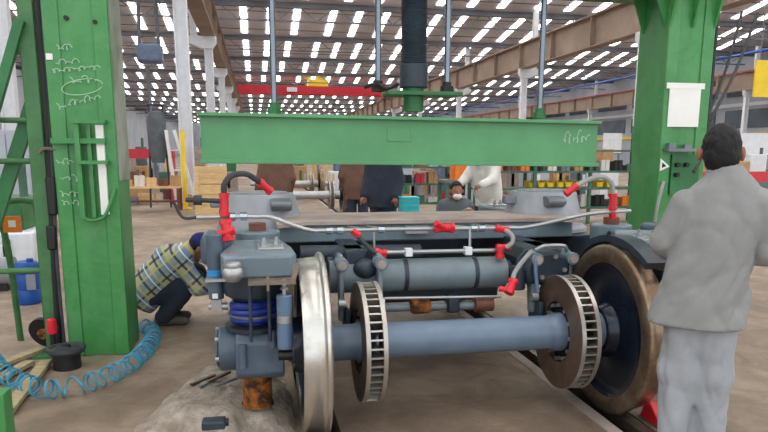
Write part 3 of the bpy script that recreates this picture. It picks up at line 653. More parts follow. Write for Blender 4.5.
MB().lathe([(0, 0), (.10, 0), (.11, .02), (.11, .13), (.105, .14), (.11, .15), (.11, .28), (.105, .29), (.11, .30), (.11, .38), (.09, .41), (0, .41)], (-2.19, 6.86, 0), (0, 0, 1), 28, closed=False).build('body', 'can_blue', can)
MB().cyl((-2.15, 6.84, .41), (-2.15, 6.84, .44), .03, n=14).build('cap', 'can_blue', can); MB().bb(-2.17, -2.09, 6.75, 6.756, .15, .30).build('can_label', 'drum_grey', can)
bd = thing('black_spool', (-1.30, 4.70, 0), 'black round spool with ridged lid at the foot of the left column', 'spool')
MB().cyl((-1.30, 4.70, 0), (-1.30, 4.70, .12), .088, n=28).build('core', 'black', bd)
MB().lathe([(0, .15), (.03, .155), (.035, .145), (.09, .14), (.10, .15), (.122, .148), (.126, .13), (.115, .112), (0, .118)], (-1.30, 4.70, 0), (0, 0, 1), 36, closed=False).build('lid', 'rubber', bd)
MB().cyl((-1.30, 4.70, .15), (-1.30, 4.70, .165), .028, n=14).build('knob', 'black', bd)
dk = thing('leaning_disc', (-1.55, 5.2, 0), 'dark steel disc leaning at the foot of the green post', 'disc')
MB().cyl((-1.57, 5.16, .13), (-1.56, 5.19, .14), .12, n=28).build('plate', 'black', dk); MB().cyl((-1.575, 5.14, .13), (-1.57, 5.17, .13), .04, n=16).build('hub', 'rust', dk)
rc = thing('red_valve', (-1.36, 4.90, 0), 'small red valve on a dark stem beside the left column', 'valve')
MB().cyl((-1.43, 4.88, 0), (-1.43, 4.88, .2), .02, n=10).build('stem', 'black', rc); MB().lathe([(0, .2), (.03, .2), (.035, .24), (.03, .30), (0, .31)], (-1.43, 4.88, 0), (0, 0, 1), 16, closed=False).build('body', 'red_fit', rc)
for i, (a, b) in enumerate((((-8, 368), (42, 349)), ((6, 412), (46, 362)), ((-8, 382), (30, 362)))):
    A = at(*a, Z=.03); Bp = at(*b, Z=.03)
    tag(MB().bar(A, Bp, .075, .03).build('wood_board', 'wood_pale', loc=(A.x, A.y, 0), bevel=.003), ('pale wooden board on the floor furthest behind the blue coiled hose', 'pale wooden board under the blue coiled hose, nearest the camera', 'pale wooden board lying between two others at the left edge')[i], 'board', 'boards on the floor')
pts = [at(x, y, Z=.06) for x, y in ((-14, 352), (2, 372), (20, 382), (45, 390), (70, 388), (100, 380), (130, 365), (150, 345), (152, 332), (142, 326))]
path = spline(pts, 30); L_ = [0]
for a, b in zip(path[:-1], path[1:]): L_.append(L_[-1]+(b-a).length)
hp = []; T = 36
for s_ in np.linspace(0, L_[-1]*.999, T*22):
    i = int(np.searchsorted(L_, s_)); i = min(max(i, 1), len(path)-1); q = (s_-L_[i-1])/max(1e-6, L_[i]-L_[i-1]); c = path[i-1].lerp(path[i], q)
    d = (path[i]-path[i-1]).normalized(); n_ = Vector((-d.y, d.x, 0)); an = s_/L_[-1]*T*2*math.pi
    hp.append(c+n_*(.056*math.cos(an))+Vector((0, 0, .008+.054*math.sin(an)))+d*.02*math.sin(an*.37))
tag(MB().tube(hp, .0065, 6).build('coiled_hose', 'hose_blue', loc=(-1.1, 4.2, 0)), 'light blue coiled air hose curving round the left column foot', 'hose')
p = at(8, 415, Y=3.5); cg = thing('bollard', (p.x-.06, 3.52, 0), 'bright green steel bollard cut by the bottom left corner', 'bollard')
MB().bb(p.x-.12, p.x, 3.46, 3.58, 0, at(8, 392, Y=3.5).z).build('shaft', 'green_column', cg, bevel=.005); MB().bb(p.x-.14, p.x+.0, 3.44, 3.60, 0, .015).build('foot', 'green_column', cg)

# ------------------------------------------------------------------ people (smooth-union bodies meshed by surface nets)
def sd_caps(P, a, b, ra, rb, sc=None):
    a = np.array(a, np.float32); b = np.array(b, np.float32)
    if sc is not None: P = P/np.array(sc, np.float32); a = a/np.array(sc, np.float32); b = b/np.array(sc, np.float32)
    d = b-a; h = np.clip(((P-a)@d)/max(float(d@d), 1e-9), 0, 1)
    r = np.linalg.norm(P-a-h[..., None]*d, axis=-1)-(ra+(rb-ra)*h)
    return r*(min(sc) if sc is not None else 1)
def sd_ell(P, c, r):
    q = (P-np.array(c, np.float32))/np.array(r, np.float32); k = np.linalg.norm(q, axis=-1); return (k-1)*min(r)
def smin(a, b, k):
    h = np.clip(.5+.5*(b-a)/k, 0, 1); return b*(1-h)+a*h-k*h*(1-h)
def nets(fn, lo, hi, res):
    lo = np.array(lo, float); n = np.ceil((np.array(hi)-lo)/res).astype(int)+1
    ax = [np.arange(k, dtype=np.float32)*res+lo[i] for i, k in enumerate(n)]
    P = np.stack(np.meshgrid(*ax, indexing='ij'), -1).astype(np.float32); f = fn(P).astype(np.float32); f[0] = f[-1] = 1; f[:, 0] = f[:, -1] = 1; f[:, :, 0] = f[:, :, -1] = 1
    s = f < 0; c = [s[i:n[0]-1+i, j:n[1]-1+j, k:n[2]-1+k] for i in (0, 1) for j in (0, 1) for k in (0, 1)]
    tot = sum(x.astype(np.int8) for x in c); act = (tot > 0) & (tot < 8); idx = -np.ones(act.shape, int); ijk = np.argwhere(act); idx[act] = np.arange(len(ijk))
    acc = np.zeros((len(ijk), 3)); cnt = np.zeros(len(ijk)); cor = [(i, j, k) for i in (0, 1) for j in (0, 1) for k in (0, 1)]
    for a in cor:
        for d in range(3):
            if a[d]: continue
            b = list(a); b[d] = 1
            fa = f[tuple((ijk+a).T)]; fb = f[tuple((ijk+b).T)]; m = (fa < 0) != (fb < 0); t = np.where(m, fa/np.where(m, fa-fb, 1), 0)
            p = np.array(a, float)[None].repeat(len(ijk), 0); p[:, d] += t; acc[m] += p[m]; cnt[m] += 1
    V = lo+(ijk+acc/np.maximum(cnt, 1)[:, None])*res; Q = []
    for d in range(3):
        sl0 = [slice(None)]*3; sl1 = [slice(None)]*3; sl0[d] = slice(0, -1); sl1[d] = slice(1, None)
        e = np.argwhere(s[tuple(sl0)] != s[tuple(sl1)]); u, v = [(1, 2), (2, 0), (0, 1)][d]
        o = np.zeros((4, 3), int); o[1, u] = -1; o[2, u] = -1; o[2, v] = -1; o[3, v] = -1
        q = np.stack([idx[tuple((e+o[k]).T)] for k in range(4)], 1); ins = s[tuple(e.T)]; q[~ins] = q[~ins][:, ::-1]; Q.append(q)
    return V, np.concatenate(Q)
def net_obj(name, fn, lo, hi, res, m, parent, sub=0):
    V, Q = nets(fn, lo, hi, res); me = bpy.data.meshes.new(name); me.from_pydata(V.tolist(), [], Q.tolist()); me.materials.append(MATS[m])
    me.polygons.foreach_set('use_smooth', [True]*len(me.polygons)); o = bpy.data.objects.new(name, me); COL.objects.link(o)
    if parent is not None: o.parent = parent
    sm = o.modifiers.new('relax', 'SMOOTH'); sm.factor = .5; sm.iterations = 1
    return o
def folds(P, A, seed, sc=(1, 1, 1)):
    R = np.random.RandomState(seed); o = 0
    wp = .05*np.sin(P[..., 2]*9+1.3*seed)+.04*np.sin(P[..., 0]*13+P[..., 1]*7)
    for i in range(6):
        k = R.uniform(-1, 1, 3)*np.array(sc); k = k/np.linalg.norm(k)*R.uniform(22, 60)
        ph = (P*k.astype(np.float32)).sum(-1)+wp*R.uniform(20, 50)+R.uniform(0, 6); o = o+(1-np.abs(np.sin(ph*.5)))**2
    return (o/6-.35)*A
BASE = dict(pelvis=(0, 0, .88), chest=(0, 0, 1.22), neck=(0, .01, 1.40), head=(0, .05, 1.50), sl=(-.18, 0, 1.33), sr=(.18, 0, 1.33), el=(-.25, -.02, 1.05), er=(.25, -.02, 1.05),
            wl=(-.25, .12, .84), wr=(.25, .12, .84), hl=(-.09, 0, .86), hr=(.09, 0, .86), kl=(-.10, .02, .47), kr=(.10, .02, .47), al=(-.10, -.02, .07), ar=(.10, -.02, .07), fdir=(0, 1, 0), up=(0, 0, 1), face=(0, 1, 0), hem=.66)
def person(loc, rz, label, group, J=None, res=.02, jacket='jacket_grey', pants='trouser_grey', fold=.012, slim=1., hat=None, mask=False, hem_flare=1.0, seed=0, prof=None):
    j = dict(BASE); j.update(J or {}); V3 = {k: np.array(v, float) for k, v in j.items() if k != 'hem'}
    hd = V3['head']; fc = V3['face']/np.linalg.norm(V3['face']); up = V3['up']/np.linalg.norm(V3['up']); fc = fc-up*(fc@up); fc /= np.linalg.norm(fc); sd = np.cross(fc, up)
    Hm = np.stack([sd, fc, up]).astype(np.float32)
    def hl(P): return (P-hd.astype(np.float32))@Hm.T
    fd = V3['fdir']/np.linalg.norm(V3['fdir'])
    def head(P):
        q = hl(P); f = sd_ell(q, (0, -.012, .022), (.074, .092, .092)); f = smin(f, sd_ell(q, (0, .02, -.045), (.056, .066, .072)), .03)
        f = smin(f, sd_caps(q, (0, .088, .015), (0, .104, -.022), .009, .014), .012)
        f = smin(f, sd_ell(q, (0, .082, -.062), (.024, .012, .010)), .01)
        for s in (-1, 1):
            f = smin(f, sd_ell(q, (s*.088, -.012, -.005), (.014, .022, .035)), .012)
            f = np.maximum(f, -(sd_ell(q, (s*.031, .098, .018), (.016, .014, .010))))
            f = np.minimum(f, sd_ell(q, (s*.031, .080, .018), (.013, .012, .010)))
        return f
    def hand(P, w_, e_, side):
        d = w_-e_; d = d/np.linalg.norm(d); a = np.cross(d, [0, 0, 1.]); a = a/(np.linalg.norm(a)+1e-6); b = np.cross(a, d)
        f = sd_caps(P, w_, w_+d*.085, .024, .034, None)
        for k, (off, ln) in enumerate(((-.033, .062), (-.011, .075), (.011, .07), (.032, .055))):
            k0 = w_+d*.088+a*off; k1 = k0+d*ln*.55-b*.018; k2 = k1+d*ln*.25-b*.032
            f = smin(f, sd_caps(P, k0, k1, .0105, .0095), .01); f = smin(f, sd_caps(P, k1, k2, .0095, .008), .004)
        t0 = w_+d*.03-a*side*.028; t1 = t0+d*.04-a*side*.03-b*.012; t2 = t1+d*.035-b*.008
        f = smin(f, sd_caps(P, t0, t1, .014, .011), .012); return smin(f, sd_caps(P, t1, t2, .011, .009), .005)
    def torso(P, g):
        c, p, n_ = V3['chest'], V3['pelvis'], V3['neck']
        f = sd_caps(P, V3['sl']*.8+c*.2, V3['hl']*.9+p*.1, .085*slim+g, .10*slim+g); f = smin(f, sd_caps(P, V3['sr']*.8+c*.2, V3['hr']*.9+p*.1, .085*slim+g, .10*slim+g), .08)
        f = smin(f, sd_caps(P, c, p, .115*slim+g, .105*slim+g), .08); f = smin(f, sd_caps(P, V3['sl'], V3['sr'], .055+g, .055+g), .05)
        f = smin(f, sd_caps(P, (V3['sl']+n_)/2, (V3['sr']+n_)/2, .05+g, .05+g), .06); return f
    def arms(P, g, ext=0.):
        f = None
        for s, e, w_ in (('sl', 'el', 'wl'), ('sr', 'er', 'wr')):
            d = V3[w_]-V3[e]; q = smin(sd_caps(P, V3[s], V3[e], .052+g, .043+g), sd_caps(P, V3[e], V3[w_]+d*ext, .043+g, .030+g*1.1), .03); f = q if f is None else np.minimum(f, q)
        return f
    def legs(P, g, flare=0., cut=0.):
        f = None
        for h, k, a in (('hl', 'kl', 'al'), ('hr', 'kr', 'ar')):
            q = smin(sd_caps(P, V3[h], V3[k], .085*slim+g, .058+g), sd_caps(P, V3[k], V3[a], .056+g, .038+g+flare), .04); f = q if f is None else smin(f, q, .02)
        return f
    def body(P):
        f = smin(torso(P, -.012), legs(P, -.008), .05); f = smin(f, arms(P, -.004), .04); n0 = V3['neck']-.03*up
        f = smin(f, sd_caps(P, n0, hd-.03*up-.01*fc, .056, .052), .04); f = smin(f, head(P), .025)
        f = np.minimum(f, hand(P, V3['wl'], V3['el'], -1)); f = np.minimum(f, hand(P, V3['wr'], V3['er'], 1))
        for a in ('al', 'ar'): f = smin(f, sd_caps(P, V3[a]-np.array((0, 0, .02)), V3[a]+fd*.15-np.array((0, 0, .035)), .036, .028), .03)
        return f
    A = np.array([v for k, v in V3.items() if k not in ('fdir', 'up', 'face')]); lo = A.min(0)-.24; hi = A.max(0)+.24; lo[2] = max(lo[2], -.03)
    o = net_obj('person', body, lo, hi, max(res*.8, .0085), 'skin', None); o.location = loc; o.rotation_euler = (0, 0, rz); tag(o, label, 'person', group)
    hem = j['hem']; pel = V3['pelvis']; ax_ = V3['chest']-pel; ax_ = ax_/np.linalg.norm(ax_)
    def jk(P):
        if prof is not None:
            z = P[..., 2]; Wd = np.interp(z, prof[0], prof[1]).astype(np.float32); Dp = np.interp(z, prof[0], prof[2]).astype(np.float32); cx = np.interp(z, prof[0], prof[3]).astype(np.float32)
            t_ = (np.sqrt(((P[..., 0]-cx)/Wd)**2+((P[..., 1]-.005)/Dp)**2)-1)*Dp; t_ = np.maximum(t_, z-prof[0][-1])
            f = smin(t_, arms(P, .017), .010); col = sd_caps(P, V3['neck']-up*.04, V3['neck']+up*.02-fc*.008, .074, .062); f = smin(f, col, .015)
            f = f+folds(P, fold*.9, seed+4, (1, 1, .3))*np.clip((1.30-z)*4, .2, 1); f = np.maximum(f, hem-z)
            return np.maximum(f, -(sd_caps(P, V3['neck'], hd, .054, .06)))
        f = smin(torso(P, .022), arms(P, .026), .035)
        fl_ = sd_caps(P, pel+ax_*.12, pel-ax_*.30, .15*slim, .165*slim*hem_flare, (1.22, .82, 1)); f = smin(f, fl_, .06)
        col = sd_caps(P, V3['neck']-up*.045, V3['neck']+up*.025-fc*.01, .078, .066); f = smin(f, col, .02)
        f = f+folds(P, fold, seed+3, (1, 1, .45))
        cut = ((P-pel.astype(np.float32))@ax_.astype(np.float32)); f = np.maximum(f, -(cut-(hem-.88)))
        return np.maximum(f, -(sd_caps(P, V3['neck']-up*.0, hd, .056, .06)))
    def pt(P):
        f = smin(legs(P, .022, .010), sd_caps(P, V3['hl']+ax_*.02, V3['hr']+ax_*.02, .095*slim, .095*slim), .05); f = f+folds(P, fold*1.3, seed+11, (1, 1, .22)); 
        for a in ('al', 'ar'): f = np.maximum(f, -(sd_caps(P, V3[a]-np.array((0, 0, .12)), V3[a]-np.array((0, 0, .08)), .10, .055)))
        return f
    def hr(P):
        q = hl(P); f = sd_ell(q, (0, -.016, .026), (.082, .104, .106)); f = smin(f, sd_ell(q, (0, -.055, -.03), (.066, .055, .06)), .03)
        f = f+.004*np.sin(q[..., 0]*150+2*np.sin(q[..., 2]*80))*np.cos(q[..., 1]*120)
        face = np.maximum(-(q[..., 1]-.035-.25*np.maximum(q[..., 2]-.04, 0)), (q[..., 2]-.075)); f = np.maximum(f, -face)
        side = np.maximum(np.abs(q[..., 2]+.03)-.05, -(q[..., 1]+.03)); f = np.maximum(f, -side)
        return np.maximum(f, -(q[..., 2]+.085))
    if prof is not None:
        def clr(P):
            n0 = V3['neck']-up*.012-fc*.004; f = sd_caps(P, n0-up*.012, n0+up*.022, .082, .073); f = np.maximum(f, -(sd_caps(P, n0-up*.1, n0+up*.12, .066, .058)))
            return np.maximum(f, -((P[..., 2]-float(n0[2]))+.03))
        net_obj('collar', clr, V3['neck']-.14, V3['neck']+.14, .007, jacket, o)
    jo = net_obj('jacket', jk, lo, hi, res, jacket, o); net_obj('trousers', pt, lo, hi, res, pants, o)
    if hat:
        def ht(P):
            q = hl(P); f = sd_ell(q, (0, -.012, .035), (.092, .112, .105)); f = np.maximum(f, -(q[..., 2]-.02)); return np.minimum(f, np.maximum(sd_ell(q, (0, .09, .03), (.075, .085, .012)), -(q[..., 1]-.02)))
        net_obj('cap', ht, hd-.24, hd+.24, min(res, .012), hat, o)
    net_obj('hair', hr, hd-.16, hd+.16, min(res, .010), 'hair_black', o)
    if mask:
        def mk(P):
            q = hl(P); return np.maximum(sd_ell(q, (0, .05, -.06), (.058, .066, .045)), -(q[..., 1]-.045))
        net_obj('face_mask', mk, hd-.2, hd+.2, min(res, .012), 'mask_white', o)
    for a in ('al', 'ar'):
        def shoe(P, a=a):
            b0 = V3[a]-np.array((0, 0, .03))-fd*.035; b1 = V3[a]+fd*.17-np.array((0, 0, .042)); f = sd_caps(P, b0, b1, .046, .036); return np.maximum(f, -(P[..., 2]-.0))
        net_obj('shoe', shoe, V3[a]-np.array((.26, .26, .12)), V3[a]+np.array((.26, .26, .1)), min(res, .014), 'shoe', o)
    return o
AZ = -math.radians(30)
person((2.035, 2.70, 0), AZ, 'worker in grey jacket and pale trousers seen from behind at the right wheel', 'workers',
       dict(pelvis=(-.02, 0, .82), chest=(0, .0, 1.12), neck=(.028, .03, 1.362), head=(.012, .055, 1.458), sl=(-.12, .0, 1.225), sr=(.188, .0, 1.235), el=(-.19, .03, 1.045), er=(.228, .02, 1.02),
            wl=(-.07, .25, 1.09), wr=(.12, .26, 1.07), hl=(-.08, 0, .79), hr=(.042, 0, .79), kl=(-.092, .02, .43), kr=(.062, .02, .43), al=(-.088, -.01, .07), ar=(.055, .02, .07), hem=.665), .0095, 'jacket_grey', 'trouser_grey', .036, .84, seed=2,
       prof=([.6, .66, .78, .90, 1.05, 1.17, 1.25, 1.30, 1.345, 1.38, 1.40], [.21, .208, .196, .178, .176, .178, .168, .145, .105, .07, .06], [.145, .142, .135, .125, .125, .12, .105, .092, .08, .068, .06], [-.035, -.03, -.02, -.005, .015, .03, .035, .04, .045, .045, .045]))
# crouching worker, facing +X (local +y turned to +X)
p = at(172, 322, Z=0)
person((p.x-.03, p.y, 0), -math.pi/2, 'crouching worker in plaid shirt and blue cap beside the bogie', 'workers',
       dict(pelvis=(0, -.18, .27), chest=(0, .03, .54), neck=(0, .21, .615), head=(0, .30, .635), sl=(-.17, .14, .565), sr=(.17, .14, .565), el=(-.2, .26, .34), er=(.2, .28, .34), wl=(-.10, .50, .34), wr=(.10, .50, .32),
            hl=(-.09, -.16, .25), hr=(.09, -.16, .25), kl=(-.14, .24, .40), kr=(.14, .24, .40), al=(-.11, -.02, .075), ar=(.11, -.02, .075), up=(0, .6, .8), face=(0, .8, -.6), hem=.78), .0125, 'plaid_cloth', 'navy_cloth', .014, 1.0, hat='cap_blue', mask=True, seed=5)
ST = dict()
def bgp(px, Y, rz, label, jk, pt, J=None, **k):
    X = at(px, 180, Y=Y).x; return person((X, Y, 0), rz, label, 'workers', J, .022, jk, pt, .015, **k)
bgp(276, 10.5, .3, 'standing worker in brown jacket behind the left load drum', 'brown_cloth', 'brown_cloth', seed=21, slim=1.05)
bgp(357, 11.2, -.4, 'standing worker in brown jacket and dark trousers left of the navy one', 'brown_cloth', 'navy_cloth', seed=22)
bgp(383, 9.5, 2.6, 'standing worker in dark navy overalls behind the cross beam', 'navy_cloth', 'navy_cloth', seed=23, slim=1.2)
bgp(488, 9.85, 2.2, 'worker in white shirt bending beneath the press beam', 'white_cloth', 'white_cloth', dict(head=(0, .28, 1.36), neck=(0, .2, 1.3), sl=(-.18, .12, 1.26), sr=(.18, .12, 1.26), chest=(0, .08, 1.16), el=(-.25, .25, 1.05), er=(.25, .25, 1.05), wl=(-.2, .45, .98), wr=(.2, .45, .98)), seed=24, slim=1.15)
SIT = dict(pelvis=(0, 0, .42), chest=(0, .05, .70), neck=(0, .08, .83), head=(0, .12, .965), sl=(-.15, .06, .76), sr=(.15, .06, .76), el=(-.24, .15, .52), er=(.24, .15, .52), wl=(-.12, .36, .5), wr=(.12, .36, .5), hl=(-.09, 0, .42), hr=(.09, 0, .42), kl=(-.14, .40, .45), kr=(.14, .40, .45), al=(-.13, .38, .07), ar=(.13, .38, .07), hem=.80)
q_ = bgp(455, 8.3, math.pi-.1, 'seated masked worker with black hair looking over the bogie', 'cloth_grey', 'navy_cloth', SIT, seed=25, mask=True)
sto = thing('work_stool', (q_.location.x, 8.32, 0), 'low steel stool under the seated masked worker', 'stool')
MB().cyl((q_.location.x, 8.32, .26), (q_.location.x, 8.32, .29), .16, n=20).build('seat', 'steel_mid', sto)
for sx in (-.1, .1):
    for sy in (-.1, .1): MB().cyl((q_.location.x+sx, 8.32+sy, 0), (q_.location.x+sx*.8, 8.32+sy*.8, .26), .014, n=8).build('leg', 'steel_mid', sto)

# ------------------------------------------------------------------ background furniture
def bench(name, x0, x1, y0, y1, z, label, top='steel_mid', leg='rack_green', cat='bench'):
    b = thing(name, ((x0+x1)/2, (y0+y1)/2, 0), label, cat)
    MB().bb(x0, x1, y0, y1, z-.05, z).build('top', top, b)
    for x in (x0+.05, x1-.05):
        for y in (y0+.05, y1-.05): MB().bb(x-.03, x+.03, y-.03, y+.03, 0, z-.05).build('leg', leg, b)
    MB().bb(x0, x1, (y0+y1)/2-.02, (y0+y1)/2+.02, z*.35, z*.35+.05).build('stretcher', leg, b)
    return b
def crate(name, c, d, m, label, cat='crate', slats=3, group=None):
    x, y, z = c; o = thing(name, (x, y, z), label, cat, group)
    MB().bb(x-d[0]/2+.02, x+d[0]/2-.02, y-d[1]/2+.02, y+d[1]/2-.02, z, z+d[2]-.03).build('body', m, o)
    for i in range(slats):
        h = d[2]/slats; MB().bb(x-d[0]/2, x+d[0]/2, y-d[1]/2, y-d[1]/2+.02, z+i*h+.01, z+(i+1)*h-.01).build('slat', m, o)
    for s in (-1, 1): MB().bb(x+s*(d[0]/2-.05)-.04, x+s*(d[0]/2-.05)+.04, y-d[1]/2-.02, y-d[1]/2, z, z+d[2]).build('batten', m, o)
    return o
def bin_(c, d, m, label, cat='bin', group=None):
    x, y, z = c; o = thing('storage_bin', (x, y, z), label, cat, group)
    MB().bb(x-d[0]/2, x+d[0]/2, y-d[1]/2, y+d[1]/2, z, z+.01).bb(x-d[0]/2, x-d[0]/2+.01, y-d[1]/2, y+d[1]/2, z, z+d[2]).bb(x+d[0]/2-.01, x+d[0]/2, y-d[1]/2, y+d[1]/2, z, z+d[2]).bb(x-d[0]/2, x+d[0]/2, y+d[1]/2-.01, y+d[1]/2, z, z+d[2]).bb(x-d[0]/2, x+d[0]/2, y-d[1]/2, y-d[1]/2+.01, z, z+d[2]*.75).build('tub', m, o)
    MB().bb(x-d[0]/2-.008, x+d[0]/2+.008, y-d[1]/2-.01, y-d[1]/2, z+d[2]*.68, z+d[2]*.76).build('lip', m, o)
    return o
def rack(x0, x1, y, zs, label, m='rack_green'):
    r_ = thing('storage_rack', ((x0+x1)/2, y, 0), label, 'rack')
    n = max(2, int((x1-x0)/1.2)+1)
    for i in range(n):
        x = x0+(x1-x0)*i/(n-1)
        for yy in (y-.25, y+.25): MB().bb(x-.03, x+.03, yy-.03, yy+.03, 0, zs[-1]+.5).build('upright', m, r_)
    for z in zs: MB().bb(x0, x1, y-.3, y+.3, z-.04, z).build('shelf', m, r_)
    return r_
# right storage racks
rack(4.3, 7.9, 13, [.35, .74, 1.08, 1.5], 'green storage rack with yellow bins behind the right load drum')
ORD = ['first', 'second', 'third', 'fourth', 'fifth', 'sixth', 'seventh', 'eighth', 'ninth', 'tenth', 'eleventh', 'twelfth', 'thirteenth', 'fourteenth']
for i, px in enumerate((530, 539, 548, 558, 566, 577, 597, 607)):
    x = at(px, 183, Y=12.98).x; bin_((x, 12.98, .74), (.15, .25, .14), 'yellow', f'yellow open-front bin on the green rack, {ORD[i]} from the left', group='yellow bins on the rack')
R = random.Random(4)
cols = ['white_cloth', 'brown_fit', 'box_card', 'rack_green', 'black', 'white_paint', 'orange', 'red_paint', 'steel_mid']
for i in range(12):
    x = 4.45+.29*i; m = cols[R.randrange(len(cols))]; h = R.uniform(.12, .24)
    crate('parts_box', (x, 12.98, 1.08), (.2, .3, h), m, f'small parts box on the upper shelf of the green rack, {ORD[i]} from the left', 'box', 2, 'boxes on the upper shelf')
for i in range(11):
    x = 4.5+.31*i; m = cols[R.randrange(len(cols))]; h = R.uniform(.14, .26)
    crate('parts_box', (x, 12.98, .35), (.22, .3, h), m, f'small parts box on the low shelf of the green rack, {ORD[i]} from the left', 'box', 2, 'boxes on the low shelf')
rack(2.95, 4.1, 14, [.4, .8, 1.15, 1.5], 'teal-grey tool rack behind the teal crate')
for j, z in enumerate((.4, .8, 1.15)):
    for i in range(4):
        m = cols[R.randrange(len(cols))]; crate('tool_box', (3.12+.28*i, 13.98, z), (.2, .3, R.uniform(.1, .25)), m, f'tool box on the {("bottom", "middle", "top")[j]} shelf of the teal-grey rack, {ORD[i]} from the left', 'box', 2, 'boxes on the tool rack')
bench('work_bench', 1.85, 4.4, 8.75, 9.3, .62, 'low steel work bench behind the cross beam')
x = at(409, 200, Y=8.95).x
tc_ = thing('plastic_crate', (x, 8.95, .62), 'turquoise plastic crate standing on the low bench', 'crate')
MB().bb(x-.115, x+.115, 8.83, 9.07, .62, .84).build('tub', 'teal', tc_, bevel=.01)
for i in range(3): MB().bb(x-.12, x+.12, 8.822, 8.832, .65+.065*i, .685+.065*i).build('slat', 'teal', tc_)
MB().bb(x-.125, x+.125, 8.82, 9.08, .83, .85).build('rim', 'teal', tc_)
x = at(478, 207, Y=8.9).x; tr = thing('machine_tray', (x, 8.9, .62), 'black sloping tray on the low bench right of the masked worker', 'tray')
MB().prism([(x-.2, .62), (x+.2, .62), (x+.2, .66), (x-.12, .74), (x-.2, .74)], 'Y', 8.8, 9.0).build('pan', 'black', tr, bevel=.005); MB().bb(x-.05, x+.22, 8.79, 8.8, .64, .66).build('handle', 'steel_mid', tr)
x = at(462, 170, Y=12).x; crate('orange_crate', (x, 12, .95), (.40, .4, .35), 'orange', 'orange slatted crate on a stand under the press beam', slats=4)
bench('crate_stand', x-.4, x+.4, 11.7, 12.3, .95, 'grey stand carrying the orange crate', cat='stand')
# right: red guard rail, machine, yellow panel, white boards
rr = thing('guard_rail', (7.6, 9.2, 0), 'red guard rail behind the grey-jacketed worker', 'rail')
MB().bb(6.6, 9.6, 9.1, 9.2, 1.02, 1.17).build('rail', 'red_paint', rr)
for x in (6.7, 8.1, 9.5): MB().bb(x-.05, x+.05, 9.1, 9.2, 0, 1.02).build('post', 'red_paint', rr)
g_ = at(752, 238, Z=0); mc = thing('machine_cabinet', (g_.x+.9, g_.y+.6, 0), 'grey-green machine cabinet behind the red guard rail', 'cabinet')
gx, gy = g_.x-.3, g_.y
MB().bb(gx, gx+2.2, gy, gy+.9, 0, .80).build('body', 'rack_green', mc, bevel=.02)
for q in (.1, .8, 1.5): MB().bb(gx+q, gx+q+.6, gy-.02, gy, .1, .7).build('door', 'steel_mid', mc)
MB().bb(gx+.2, gx+1.9, gy+.2, gy+.7, .80, 1.0).build('head', 'steel_mid', mc, bevel=.02)
a = at(757, 60, Y=14); b = at(757, 97, Y=14); yp = thing('hanging_sign', (a.x, 14, b.z), 'yellow hanging panel at the right edge above the worker', 'sign')
MB().bb(a.x, a.x+1.2, 14, 14.05, b.z, a.z).build('panel', 'yellow', yp)
for q in (.1, 1.1): MB().cyl((a.x+q, 14.02, a.z), (a.x+q, 14.02, RZ), .012, n=6).build('hanger', 'steel_mid', yp)
for i, (px0, px1, py0, py1, Y, lab) in enumerate(((604, 621, 133, 153, 24, 'white board standing in the hall beside the right end of the beam'), (738, 790, 133, 155, 20, 'wide white board standing behind the worker with grey jacket'))):
    a = at(px0, py0, Y=Y); b = at(px1, py1, Y=Y); wb = thing('white_board', (a.x, Y, 0), lab, 'board')
    MB().bb(a.x, b.x, Y, Y+.05, b.z, a.z).build('panel', 'white_paint', wb)
    for q in (a.x+.06, b.x-.06): MB().bb(q-.03, q+.03, Y+.05, Y+.1, 0, a.z).build('leg', 'steel_mid', wb)
    MB().bb(a.x-.03, b.x+.03, Y-.02, Y+.06, b.z-.05, b.z).build('tray', 'steel_mid', wb)
# left background
for i, (px, py, Y, d, lab) in enumerate(((212, 192, 16, (.72, .7, .36), 'lower pale wooden crate of the stack beside the press beam'), (212, 178, 16, (.70, .68, .40), 'upper pale wooden crate of the stack beside the press beam'))):
    x = at(px, py, Y=Y).x; crate('wooden_crate', (x, Y, (.0, .72)[i]), (d[0], d[1], (.72, .40)[i]), 'crate_wood', lab, slats=3, group='wooden crates')
x = at(155, 185, Y=17).x
bench('packing_table', x-.75, x+.6, 16.7, 17.4, .62, 'wooden packing table behind the crouching worker', 'crate_wood', 'brown_fit', 'table')
for i in range(5):
    m = ['box_card', 'white_cloth', 'crate_wood', 'brown_fit', 'box_card'][i]; crate('carton', (x-.6+.27*i, 17.0, .62), (.23, .3, .16+.05*((i*2) % 3)), m, f'carton on the wooden packing table, {ORD[i]} from the left', 'carton', 2, 'cartons on the packing table')
x -= .3
rb = thing('red_cabinet', (x-.3, 19.5, 0), 'long low red cabinet behind the packing table', 'cabinet')
MB().bb(x-1.1, x+.5, 19.2, 19.8, 1.25, 1.5).build('body', 'red_paint', rb); 
for q in (x-1.05, x+.45): MB().bb(q-.04, q+.04, 19.2, 19.8, 0, 1.25).build('leg', 'red_paint', rb)
hg = thing('hanging_stand', (at(158, 205, Z=0).x, 18.2, 0), 'dark stand with hanging grey cloth cover', 'stand')
x = at(158, 150, Y=18.2).x
for s in (-.16, .16): MB().cyl((x+s*1.6, 18.2, 0), (x+s, 18.2, 2.6), .025, n=8).build('leg', 'bogie_dark', hg)
MB().lathe([(.0, 1.15), (.16, 1.15), (.22, 1.5), (.24, 2.2), (.17, 2.42), (0, 2.45)], (x, 18.15, 0), (0, 0, 1), 16, closed=False).build('cloth_cover', 'cloth_grey', hg)
MB().cyl((x-.2, 18.2, 2.6), (x+.2, 18.2, 2.6), .025, n=8).build('top_bar', 'bogie_dark', hg)
ld = thing('step_ladder', (at(185, 208, Z=0).x, 18, 0), 'white A-frame ladder standing before the white column', 'ladder')
def L2(px, py): return at(px, py, Y=17.9)
for a, b in (((166, 130), (178, 210)), ((174, 130), (198, 208))): MB().bar(L2(*a), L2(*b), .17, .07).build('stile', 'white_paint', ld)
